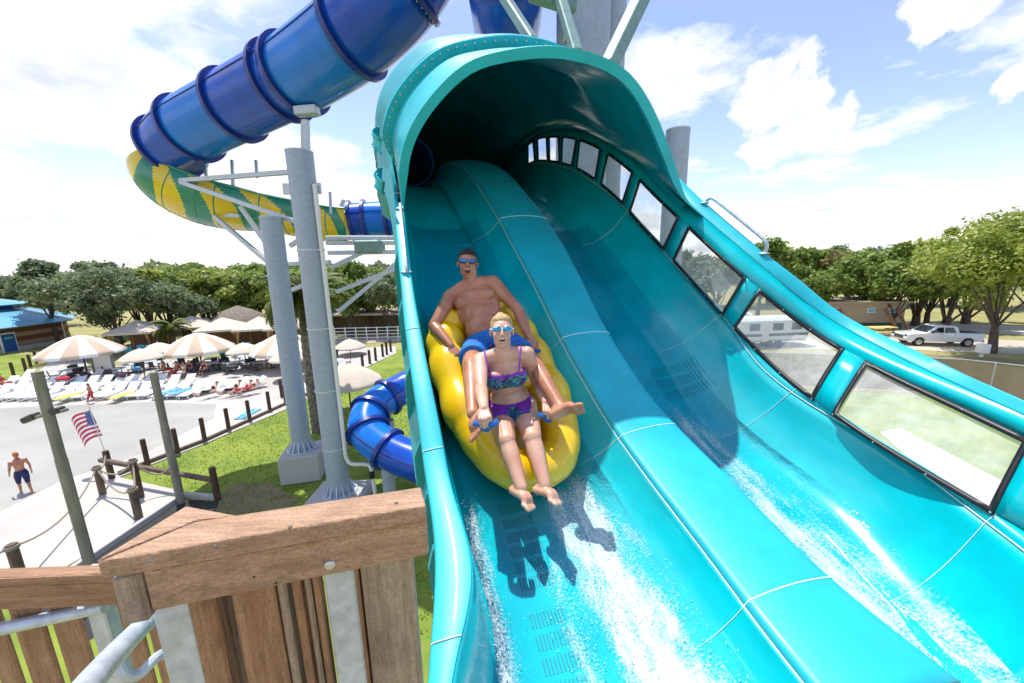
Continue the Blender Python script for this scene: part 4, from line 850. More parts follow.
def tube_slide(name, label, pts, R, joints, cols, n_=10):
    """pts: survey points; joints: indices into pts where flanges sit; cols: material of each stretch"""
    t = thing(name, label, 'tube slide', tuple(pts[joints[0]])); Q = cr(pts, n_); js = [0]+[j*n_ for j in joints if 0 < j < len(pts)-1]+[len(Q)-1]
    for k in range(len(js)-1):
        mb = MB(); mb.tube(Q[js[k]:js[k+1]+1], R, 40, caps=False); o = mb.obj('tube_section', M[cols[k % len(cols)]], t); solidify(o, .03, -1)
    Tq = np.gradient(Q, axis=0)
    for j in joints:
        mb = MB(); i = min(j*n_, len(Q)-1); flange(mb, Q[i], Tq[i], R); mb.obj('flange', [M['navy'], M['bolt']], t)
    # moulded seam along the side
    side = []
    for i in range(0, len(Q), 2):
        tq = nrm(Tq[i]); x = nrm(np.cross(tq, up)); x = x if x.dot(EYE-Q[i]) > 0 else -x; side.append(Q[i]+x*(R+.01)*.93+np.cross(x, tq)*0+up*.37*R)
    mb = MB(); mb.tube(side, .022, 6); mb.obj('seam', M['navy'], t); return t, Q
pts = [W(150, 165, 15.8), W(172, 147, 15.2), W(192, 129, 14.5), W(236, 106, 13.6), W(283, 82, 12.6), W(297, 75, 12.3), W(354, 35, 11.0), W(404, -18, 10.2), W(440, -90, 9.8), W(480, -180, 10)]
ts, Q = tube_slide('tube_slide', 'enclosed blue tube slide climbing across the sky to the top of the picture', pts[1:], 1.10, [0, 1, 2, 3, 4, 5, 6], ['blue', 'blue_light', 'blue', 'blue', 'blue_light', 'blue', 'blue'])
# cradle joining the tube to column A
cr_ = thing('slide_cradle', 'steel cradle and strut holding the blue tube above the tall column', 'steel bracket', tuple(W(306, 140, 12.4)))
a_ = W(296, 112, 12.2); b_ = W(318, 110, 12.2); top_ = gA+up*12.2
mb = MB(); mb.beam(a_, b_, .35, .25, bev=.02); mb.obj('saddle', M['galv'], cr_, False)
mb = MB(); mb.beam(W(306, 120, 12.2), W(309, 200, 12.7), .16, .16, up=(0, 1, 0), bev=.01); mb.obj('strut', M['galv'], cr_, False)
mb = MB(); mb.beam(W(303, 120, 12.3), W(303, 158, 12.8), .10, .10, up=(0, 1, 0), bev=.01); mb.obj('strut', M['galv'], cr_, False)
# yellow and green open trough
TRO = thing('slide_trough', 'open trough slide with yellow and green bands below the blue tube', 'slide trough', tuple(W(250, 215, 16.5)))
tp = [W(160, 158, 15.7), W(172, 176, 15.9), W(196, 190, 16.2), W(228, 200, 16.6), (W(262, 206, 17.0)), W(300, 213, 17.3), W(335, 219, 17.5), W(352, 221, 17.6)]
Q = cr(tp, 36); Tq = np.gradient(Q, axis=0); cols = []
for i in range(len(Q)):
    t_ = nrm(Tq[i]); x = nrm(np.cross(t_, up)); y = np.cross(x, t_); R_ = 1.05+.25*math.sin(math.pi*min(1, i/150)); row = []
    for q in np.linspace(-math.radians(202), math.radians(22), 49): row.append(Q[i]+R_*(math.cos(q)*x*1.15+math.sin(q)*y))
    cols.append(row)
bounds = [0, 20, 30, 36, 44, 51, 58, 66, 72, len(cols)-1]
mb = MB(); mb.grid(cols); nq = 48; mb.I = [(1 if ((k//nq)/3+1.1*abs((k % nq)/2-9)-3*math.sin(k % nq*.2)) % 17 < 8 else 0) for k in range(len(mb.F))]
o = mb.obj('trough_shell', [M['yellow'], M['green']], TRO); solidify(o, .04, 0)
for k in [q*3 for q in bounds[1:-1]]: mb = MB(); mb.tube([p for p in cols[k]], .035, 6); mb.obj('joint_rib', M['green'], TRO)
for e_ in (0, -1): mb = MB(); mb.tube([c_[e_] for c_ in cols], .06, 8); mb.obj('lip', M['green'], TRO)
t2, _ = tube_slide('tube_slide', 'short blue tube running level from the yellow trough behind the hood', [W(352, 221, 17.6), W(366, 220, 17.7), W(388, 219, 17.8), W(430, 219, 18), W(470, 219, 18.2)], .78, [0, 1, 2, 3], ['blue', 'blue_light', 'blue', 'blue'])
fr_ = thing('support_frame', 'galvanised beams and diagonal braces carrying the yellow and green trough', 'steel frame', tuple(W(280, 260, 16)))
def bm_(a, b, w_=.16): mb = MB(); mb.beam(W(*a), W(*b), w_, w_, bev=.01); mb.obj('beam', M['galv'], fr_, False)
for a, b in (((176, 181, 14.9), (292, 172, 14.2)), ((172, 179, 14.9), (300, 223, 14.4)), ((186, 212, 15.8), (240, 216, 15.8)), ((214, 216, 15.6), (268, 262, 15.6)), ((240, 206, 15.0), (272, 252, 15.6)), ((290, 246, 15.8), (320, 226, 15.6)),
    ((326, 238, 15), (400, 238, 15.5)), ((326, 243, 15), (400, 243, 15.5)), ((328, 253, 15), (400, 252, 15.5)), ((286, 264, 15.6), (330, 262, 15.2)), ((330, 268, 15), (366, 251, 15.3)), ((336, 292, 15), (398, 268, 15.3)), ((338, 312, 15), (396, 263, 15.3)), ((292, 290, 15.7), (322, 278, 15))): bm_(a, b)
for x, y0, y1 in ((205, 176, 153), (232, 186, 160), (256, 178, 160), (330, 214, 192)): bm_((x+1, y0, 15.6), (x, y1, 15.6), .10)
bm_((338, 214, 16.5), (344, 200, 16.5), .16)
mb = MB(); mb.box(W(370, 247, 15.3), (1.0, .8, .5), None, 0, .05); mb.obj('bracket_box', M['beam_g'], fr_, False)
# lower blue tube bending over the lawn
lt, _ = tube_slide('tube_slide', 'low blue tube bending round over the green lawn', [W(450, 362, 17), W(412, 384, 16.4), W(388, 397, 15.7), W(371, 411, 15.0), W(368, 431, 14.3), W(388, 449, 13.9), W(418, 462, 13.6), W(460, 474, 13.2)], .68, [2, 3, 4, 5], ['blue', 'blue_light', 'blue_light', 'blue_light', 'blue'])
for (x, y, Z_) in ((388, 420, 15.4), (387, 462, 13.9)):
    p = W(x, y, Z_); mb = MB(); mb.tube([np.array([p[0], p[1], 0]), p], .23, 20); o = mb.obj('support_leg', M['galv_col'], lt)
# top tube standing over the hood
tube_slide('tube_slide', 'vertical blue tube end seen just above the crest of the hood', [W(500, -130, 8.2), W(503, -60, 8), W(505, -16, 8.0), W(507, 22, 9.0), W(506, 60, 11.0)], .80, [2], ['blue', 'blue'])
# ---------------------------------------------------------------- ground
def poly(name, px, z, mat, th=0, kind='structure', world=None):
    P = [G(x, y, z) for x, y in px] if world is None else [np.array([x, y, z]) for x, y in world]
    mb = MB(); n = len(P); mb.add(P, [tuple(range(n))])
    if th: mb.add([p-up*th for p in P], [tuple(range(n))[::-1]]); k = 0; mb.F += [((i+1) % n, i, i+n, (i+1) % n+n) for i in range(n)]; mb.I += [0]*n
    o = mb.obj(name, M[mat], None, False, kind=kind)
    if o.data.polygons[0].normal.z < 0: o.data.flip_normals()
    return o
poly('ground', None, -.02, 'dry', world=[(-2500, -400), (2500, -400), (2500, 2500), (-2500, 2500)])
poly('lawn', [(-400, 1500), (900, 1500), (1500, 800), (1600, 450), (1024, 392), (860, 372), (700, 366), (600, 352), (500, 346), (400, 349), (340, 360), (0, 390)], .0, 'lawn')
poly('lawn', [(-60, 372), (-60, 398), (0, 389), (22, 379), (34, 366), (40, 355), (-30, 352)], .02, 'lawn')
poly('ground', [(236, 483), (268, 482), (300, 500), (270, 520), (180, 540), (195, 506), (214, 500)], .006, 'dirt')
poly('pool_deck', [(-500, 900), (-60, 640), (182, 499), (182, 496), (219, 499), (119, 477), (206, 443), (300, 403), (322, 389), (356, 372), (396, 353), (396, 346), (340, 349), (250, 355), (140, 362), (90, 372), (84, 353), (57, 353), (50, 362), (30, 378), (0, 390), (-400, 420)], .05, 'deck', .3)
poly('pool_basin', [(-700, 640), (0, 511), (62, 480), (105, 466), (150, 450), (214, 418), (216, 404), (150, 402), (0, 408), (-300, 430)], .056, 'basin')
wt = bpy.data.materials.new('shallow_water'); wt.use_nodes = True; Nw, Lw = nt(wt); pw = Nw['Principled BSDF']; pw.inputs['Base Color'].default_value = (.62, .63, .60, 1); pw.inputs['Roughness'].default_value = .08
tw = Nw.new('ShaderNodeBsdfTransparent'); mw = Nw.new('ShaderNodeMixShader'); mw.inputs[0].default_value = .16; nw = Nw.new('ShaderNodeTexNoise'); nw.inputs['Scale'].default_value = 1.6; nw.inputs['Detail'].default_value = 8; tw2 = Nw.new('ShaderNodeTexCoord'); Lw.new(tw2.outputs['Object'], nw.inputs[0])
bw = Nw.new('ShaderNodeBump'); bw.inputs['Strength'].default_value = .6; bw.inputs['Distance'].default_value = .08; Lw.new(nw.outputs[0], bw.inputs['Height']); Lw.new(bw.outputs[0], pw.inputs['Normal']); Lw.new(tw.outputs[0], mw.inputs[1]); Lw.new(pw.outputs[0], mw.inputs[2]); Lw.new(mw.outputs[0], Nw['Material Output'].inputs[0]); M['shallow'] = wt
poly('pool_water', [(-700, 636), (0, 508), (62, 478), (105, 464), (150, 448), (212, 418), (214, 405), (150, 403), (0, 409), (-300, 431)], .066, 'shallow')
poly('ground', [(62, 582), (30, 605), (90, 640), (200, 560), (219, 501), (182, 500)], .01, 'pit')  # flat near-black patch where the pit lies below the deck edge
poly('ground', [(860, 366), (900, 353), (1150, 366), (1150, 440), (1024, 408), (950, 396), (860, 392), (700, 384), (700, 372)], .014, 'dirt')
poly('path', [(1024, 560), (880, 432), (900, 428), (1024, 492), (1200, 580), (1200, 700)], .012, 'deck')
poly('road', [(600, 352), (740, 349), (900, 349), (960, 352), (1100, 357), (1100, 344), (960, 338), (860, 330), (740, 326), (600, 330)], .0, 'sand')
poly('road', [(740, 317), (1024, 326), (1200, 332), (1200, 341), (1024, 335), (880, 328), (740, 323)], .01, 'sand')
poly('path', [(150, 357), (330, 345), (420, 340), (420, 335), (330, 339), (150, 350)], .01, 'sand')
for a, b in (((119, 476), (206, 442)), ((206, 442), (330, 385)), ((62, 580), (184, 497)), ((182, 497), (220, 500))):
    pa, pb_ = G(*a), G(*b); mb = MB(); mb.beam(pa+up*.06, pb_+up*.06, .16, .30, bev=.02); o = mb.obj('edge_kerb', M['concrete' if a[0] != 119 and a[0] != 206 else 'wood_post'], None, False, kind='structure')
# ---------------------------------------------------------------- posts, ropes, poles
grpP = 'timber bollards along the pool deck'
def post(x, y, lab, h=1.25, r=.10, mat='wood_post_dark', g=grpP, roped=False, z=.05):
    b = G(x, y, z); t = thing('bollard', lab, 'post', tuple(b), 0, g); mb = MB(); mb.tube([b, b+up*(h-.06), b+up*h], [r, r, r*.85], 12); mb.obj('post_body', M[mat], t)
    if roped: mb = MB(); [mb.tube([b+up*(h-.12+k*.035)+np.array([math.cos(q), math.sin(q), 0])*(r+.02) for q in np.linspace(0, 2*math.pi, 13)[:-1]], .02, 6, closed=True) for k in range(3)]; mb.obj('rope_wrap', M['rope'], t)
    return b+up*(h-.08)
T_ = {}
T_['a'] = post(23, 583, 'roped bollard nearest the left edge, cut off by the lower railing', 1.25, .12, 'wood_post', roped=True)
T_['b'] = post(139, 518, 'roped bollard just behind the corner of the near timber railing', 1.2, .12, 'wood_post', roped=True)
T_['c'] = post(103, 494, 'roped bollard below and right of the flag', 1.2, .11, 'wood_post', roped=True)
T_['d'] = post(112, 478, 'dark post holding the small flag stick', 1.25, .11)
T_['e'] = post(141, 497, 'roped post under the horizontal beam, left of the second tall pole', 1.6, .11, 'wood_post_dark', roped=True)
post(148, 465, 'first bollard of the row along the deck edge above the lawn'); post(178, 453, 'second bollard along the deck edge, right of the second tall pole'); post(205, 441, 'third bollard of the row along the deck edge above the lawn'); post(229, 430, 'fourth bollard of the row, above the bright lawn')
post(250, 421, 'fifth bollard of the row, beside the folded towel'); post(270, 411, 'sixth bollard of the row, left of the two grey columns'); post(286, 404, 'seventh bollard of the row, against the left grey column'); post(282, 397, 'bollard on the deck behind the seventh one')
for x, y, k in ((363, 368, 'nearest of the short lawn posts beside the low blue tube'), (370, 364, 'second short lawn post up from the low blue tube'), (376, 361, 'third short lawn post up from the low blue tube'), (383, 357, 'fourth short lawn post up from the low blue tube'), (387, 355, 'fifth short lawn post up from the low blue tube'), (391, 352, 'last short lawn post, half behind the turquoise rim')): post(x, y, k, 1.3, .12, 'wood_post_dark', 'short posts beside the lawn path', z=0)
for x, y, k in ((14, 376, 'leftmost short post on the small left lawn'), (26, 371, 'second short post on the small left lawn'), (31, 367, 'third short post on the small left lawn'), (37, 363, 'rightmost short post on the small left lawn')): post(x, y, k, 1.2, .11, 'wood_post_dark', 'short posts on the small left lawn', z=.02)
pa, pb_ = G(119, 489)+up*0, G(215, 499); 
brl = thing('post_and_rail', 'horizontal brown beam with a short dark end post at the lawn corner', 'fence', tuple(G(218, 500)))
mb = MB(); mb.beam(W(100, 460, depth(T_['d'])), W(213, 480, depth(G(218, 500)+up*1.2)), .16, .16, bev=.02); mb.obj('beam', M['wood_post'], brl, False)
b = G(218, 500); mb = MB(); mb.tube([b, b+up*1.35], .11, 12); mb.obj('end_post', M['wood_post_dark'], brl)
b = G(180, 492); mb = MB(); mb.tube([b, b+up*1.35], .11, 12); mb.obj('middle_post', M['wood_post_dark'], brl)
def rope(p, q, sag, lab):
    P = [p*(1-t)+q*t-up*sag*4*t*(1-t) for t in np.linspace(0, 1, 13)]; mb = MB(); mb.tube(P, .03, 6); o = mb.obj('rope', M['rope']); tag(o, lab, 'rope', 'ropes slung between the bollards')
rope(T_['a']+np.array([-4, -2, 0.]), T_['a'], .5, 'rope leaving the leftmost roped bollard toward the left edge'); rope(T_['a'], T_['c'], .55, 'long sagging rope between the leftmost bollard and the one below the flag'); rope(T_['c'], T_['b'], .5, 'rope between the bollard below the flag and the one behind the railing corner')
rope(T_['c'], T_['e'], .4, 'rope from the bollard below the flag to the post under the beam'); rope(T_['e'], G(180, 492)+up*1.3, .55, 'upper rope looping under the horizontal beam'); rope(T_['b'], T_['e'], .35, 'rope from the bollard behind the railing corner up to the beam'); rope(T_['d'], T_['c'], .3, 'short rope between the flag post and the bollard before it')
def tallpole(x, y, top, lab, Zb=None):
    b = G(x, y); t = thing('tall_pole', lab, 'pole', tuple(b)); h = 12; hs = np.linspace(1, 12, 400); ys = [proj(b+up*k)[1] for k in hs]; h = hs[int(np.argmin(abs(np.array(ys)-top)))]
    mb = MB(); mb.tube([b, b+up*h*.6], .125, 14); mb.tube([b+up*h*.6, b+up*h], .115, 14); mb.obj('shaft', M['pole_green'], t); return t, b, h
t1, b1, h1 = tallpole(93, 575, 372, 'tall weathered pole with a floodlight crossbar left of the flag'); print('pole', h1)
def onpole(px, py): d = ray(px, py); q = (b1-EYE); k = q[1]/d[1]; return EYE+d*k
cbm = MB(); e1, e2_ = onpole(24, 420), onpole(66, 410); cbm.beam(e1, e2_, .14, .08, bev=.01); cb = cbm.obj('crossbar', M['pole_green'], t1, False)
for a_, b_ in ((onpole(25, 420.5), onpole(37, 415)), (onpole(53, 412), onpole(62, 409))): mb = MB(); mb.beam(a_, b_, .22, .16, bev=.03); mb.obj('floodlight', M['dark_metal'], cb, False)
tallpole(181, 503, 372, 'tall weathered pole standing by the horizontal beam at the deck corner')
# flag
fl = thing('flag', 'small striped flag with a blue corner flying from the deck post', 'flag', tuple(T_['d']))
f0 = T_['d']; ftop = W(89, 407, depth(f0)+.0); mb = MB(); mb.tube([f0-up*.3, ftop], .018, 8); mb.obj('stick', M['bolt'], fl)
def fp(a, b_):      # a 0 at the stick, 1 at the fly; b 0 top, 1 bottom
    q = ftop*(1-b_*.62)+f0*b_*.62; d = nrm(np.array([-1, .15, 0.])); L_ = 1.12; return q+d*a*L_*(.93)-up*(a*.62+.07*math.sin(a*7+b_*2))+np.array([0, .12*math.sin(a*6+1.2*b_), 0])
M['fl_r'] = pmat('flag_red', (.55, .02, .04), .8); M['fl_w'] = pmat('flag_white', (.8, .8, .8), .8); M['fl_b'] = pmat('flag_blue', (.02, .04, .22), .8)
V = []; Fc = []; I = []; na, nb = 40, 26
for j in range(nb+1):
    for i in range(na+1): V.append(fp(i/na, j/nb))
for j in range(nb):
    for i in range(na):
        Fc.append((j*(na+1)+i, j*(na+1)+i+1, (j+1)*(na+1)+i+1, (j+1)*(na+1)+i)); can = i < 16 and j < 14; I.append(2 if can else (0 if (j//2) % 2 == 0 else 1))
cl_ = mesh('cloth', V, Fc, [M['fl_r'], M['fl_w'], M['fl_b']], fl, midx=I)
mb = MB()
for rr in range(9):
    for cc_ in range(6 if rr % 2 == 0 else 5):
        a = (cc_+(.5 if rr % 2 == 0 else 1.0))/6*.4; b_ = (rr+.7)/9.6*.54; c0 = fp(a, b_); ea = nrm(fp(a+.02, b_)-fp(a-.02, b_)); eb = nrm(fp(a, b_-.03)-fp(a, b_+.03)); nn_ = nrm(np.cross(ea, eb)); P_ = []
        for s_ in (-1, 1): P_.append([c0+nn_*s_*.006]+[c0+nn_*s_*.006+(.022 if k % 2 == 0 else .009)*(math.sin(math.pi*k/5)*ea+math.cos(math.pi*k/5)*eb) for k in range(10)])
        for q in P_: mb.add(q, [(0, 1+k, 1+(k+1) % 10) for k in range(10)])
mb.obj('star_field', M['fl_w'], cl_, False)
# ---------------------------------------------------------------- umbrellas
def umbrella(loc, D, rimz, lab, striped, n=16, group=None, name='patio_umbrella'):
    t = thing(name, lab, 'umbrella', (loc[0], loc[1], 0), 0, group); R_ = D/2; hh = D*.27; b = np.array([loc[0], loc[1], 0]); mb = MB(); g = []
    N_ = n*4
    for k in range(N_+1):
        q = 2*math.pi*k/N_; ph = (k % 4)/4; sag = 1-.035*math.sin(math.pi*ph)
        g.append([b+np.array([math.cos(q)*r*R_*sag, math.sin(q)*r*R_*sag, rimz+hh*(1-r**1.55)]) for r in (0, .25, .5, .75, .92, 1)]+[b+np.array([math.cos(q)*R_*sag*1.003, math.sin(q)*R_*sag*1.003, rimz-.16*D/6-.07*D/6*math.sin(math.pi*ph)])])
    for k in range(N_): mb.grid(g[k:k+2], 0 if not striped else (k//4) % 2)
    o = mb.obj('canopy', [M['canvas_w'], M['canvas_t']] if striped else [M['canvas_c']], t, auto=60)
    mb = MB(); mb.tube([b, b+up*(rimz+hh)], .035*D/3, 10); mb.obj('pole', M['dark_metal'], t)
    mb = MB(); mb.tube([b+up*(rimz+hh*.98), b+up*(rimz+hh*1.06)], .06, 8); mb.obj('finial', M['white_pl'], t); return t
def at_z(px, py, Z_): p = W(px, py, Z_); return p
for px, py, Z_, D, l in ((82, 352, 31, 5.2, 'striped tan and white umbrella nearest the brick building'), (199, 349, 33.5, 5.4, 'striped tan and white umbrella in the middle, left of the grey columns'), (286, 349, 33.5, 5.6, 'striped tan and white umbrella partly behind the left grey column')):
    p = at_z(px, py, Z_); umbrella(p, D, p[2], l, True, group='large striped umbrellas by the pool')
for px, py, Z_, D, l in ((141, 358, 29, 2.7, 'small cream umbrella right of the striped umbrella nearest the building'), (159, 351, 32, 2.7, 'small cream umbrella just left of the middle striped umbrella'), (244, 351, 33, 2.7, 'small cream umbrella between the middle and right striped umbrellas'), (264, 349, 35, 2.6, 'small cream umbrella tucked beside the left grey column'), (350, 347, 38, 3.0, 'small white umbrella seen right of the tall column')):
    p = at_z(px, py, Z_); umbrella(p, D, p[2], l, False, 8, 'small cream umbrellas')
p = W(348, 381, 22.5); umbrella(p, 3.9, p[2], 'wide tan canopy umbrella over a table, right of the tall column', False, 8)
p = W(290, 358, 30); umbrella(p, 3.0, p[2], 'tan umbrella behind the palm trunk between the grey columns', False, 8)
# ---------------------------------------------------------------- lounge chairs
def lounge(loc, rz, lab, g, back=.9):
    t = thing('lounge_chair', lab, 'lounge chair', loc, rz, g); mb = MB(); mb.box((0, .15, .30), (.62, 1.25, .05), None, 0, .015); mb.obj('seat', M['white_pl'], t, False, world=False)
    mb = MB(); mb.box((0, -.82, .52), (.62, .78, .05), Matrix.Rotation(-back*.8, 3, 'X'), 0, .015); mb.obj('backrest', M['white_pl'], t, False, world=False)
    mb = MB(); [mb.box((s_*.30, -.1, .27), (.05, 1.9, .09), None, 0, .015) for s_ in (-1, 1)]; mb.box((0, .8, .27), (.6, .05, .08)); mb.obj('frame', M['white_pl'], t, False, world=False)
    for sx in (-1, 1):
        for sy in (-.75, .68): mb = MB(); mb.box((sx*.28, sy, .13), (.06, .07, .26), None, 0, .01); mb.obj('leg', M['white_pl'], t, False, world=False)
    return t
gl_ = 'white lounge chairs in rows along the pool edge'; first = None; lounges = []
for row, (y0, xs) in enumerate(((398, range(-4, 200, 13)), (390, range(2, 196, 14)), (383, range(20, 110, 14)))):
    for k, x in enumerate(xs):
        yy = y0-.012*x+random.uniform(-.6, .6); p = G(x+random.uniform(-1, 1), yy, .05); rz = math.pi+.15+random.uniform(-.08, .08)
        if first is None: first = lounge(tuple(p), rz, 'empty white lounge chair in the rows along the far pool edge', gl_); o = first
        else: o = dup(first, tuple(p), rz)
        lounges.append((x, yy, o))
print('lounges', len(lounges))
for px, py, m_, l in ((68, 396, 'cloth_yel', 'yellow towel on a lounge chair in the front row left'), (122, 395, 'cloth_yel', 'pale yellow towel spread on a front row lounge chair left of the second pole'), (168, 392, 'cloth_blue', 'blue patterned towel on a lounge chair right of the second pole'), (182, 391, 'cloth_blue', 'dark blue towel beside the patterned one'), (248, 414, 'cloth_blue', 'striped towel lying flat on the deck behind the fifth bollard')):
    p = G(px, py, .4 if py < 400 else .07); mb = MB(); g = [[p+np.array([x*.32, y*.8, .03*math.sin(x*5+y*3)]) for x in np.linspace(-1, 1, 5)] for y in np.linspace(-1, 1, 7)]; mb.grid(g); o = mb.obj('towel', M[m_]); solidify(o, .02, 1); tag(o, l, 'towel')
# ---------------------------------------------------------------- tables and chairs behind the lounges
def patio_set(loc, rz, lab):
    t = thing('patio_table', lab, 'table', loc, rz, 'patio tables behind the lounge chairs'); mb = MB(); mb.lathe((0, 0, 0), [(0, .74), (.6, .74), (.62, .71), (0, .70)], 14); mb.obj('table_top', M['galv'], t, True, world=False)
    mb = MB(); mb.tube([(0, 0, .02), (0, 0, .71)], .04, 8); mb.obj('pedestal', M['dark_metal'], t, True, world=False); mb = MB(); mb.lathe((0, 0, 0), [(0, .05), (.28, .03), (.28, 0), (0, 0)], 12); mb.obj('base', M['dark_metal'], t, True, world=False); return t
def patio_chair(loc, rz, lab):
    t = thing('patio_chair', lab, 'chair', loc, rz, 'patio chairs around the tables'); mb = MB(); mb.box((0, 0, .44), (.46, .44, .04), None, 0, .01); mb.obj('seat', M['dark_metal'], t, False, world=False); mb = MB(); mb.box((0, -.24, .70), (.46, .03, .5), Matrix.Rotation(.15, 3, 'X'), 0, .01); mb.obj('backrest', M['dark_metal'], t, False, world=False)
    for a in (-1, 1):
        for b_ in (-1, 1): mb = MB(); mb.tube([(a*.2, b_*.19, 0), (a*.2, b_*.19, .44)], .018, 6); mb.obj('leg', M['dark_metal'], t, True, world=False)
    return t
tt = tc_ = None
tb_ = [(70, 378), (85, 376), (100, 374), (118, 377), (133, 372), (205, 371), (219, 370), (232, 371), (246, 368), (258, 370), (272, 368), (150, 369), (186, 372), (165, 369), (330, 362), (338, 368), (213, 366), (240, 364)]
for k, (x, y) in enumerate(tb_):
    p = G(x, y, .05)
    if tt is None: tt = patio_set(tuple(p), 0, 'grey round patio table among the dark chairs behind the lounges')
    else: dup(tt, tuple(p), k)
    for q in range(3):
        a = k+q*2.1; pc = p+np.array([math.cos(a), math.sin(a), 0])*.85; rz = a+math.pi/2
        if tc_ is None: tc_ = patio_chair(tuple(pc), rz, 'dark patio chair drawn up to one of the grey tables')
        else: dup(tc_, tuple(pc), rz)
for k, (x, y, m_, l) in enumerate(((62, 379, 'cloth_red', 'heap of red and dark bags on a table left of the sign board'), (72, 376, 'cloth_dk', 'dark heap of towels under the umbrella nearest the building'), (86, 375, 'cloth_dk', 'dark bags on the table beside the red heap'), (76, 384, 'cloth_blue', 'bright blue bag standing among the lounge chairs'), (121, 376, 'cloth_dk', 'dark towels over a table right of the sign board'), (135, 370, 'cloth_blue', 'pale blue towel over a chair beside the cream umbrella'), (233, 368, 'black', 'black bag on a table left of the grey columns'), (248, 366, 'black', 'black cloth over a table nearest the grey columns'))):
    p = G(x, y, .78 if m_ != 'cloth_blue' else .4); mb = MB(); [mb.ball(p+np.array([random.uniform(-.4, .4), random.uniform(-.2, .2), random.uniform(0, .15)]), (random.uniform(.18, .3), .2, random.uniform(.12, .2)), 8) for _ in range(4)]; o = remesh(mb, .05, [M[m_]], 'towel_heap', None, 2); tag(o, l, 'bag')
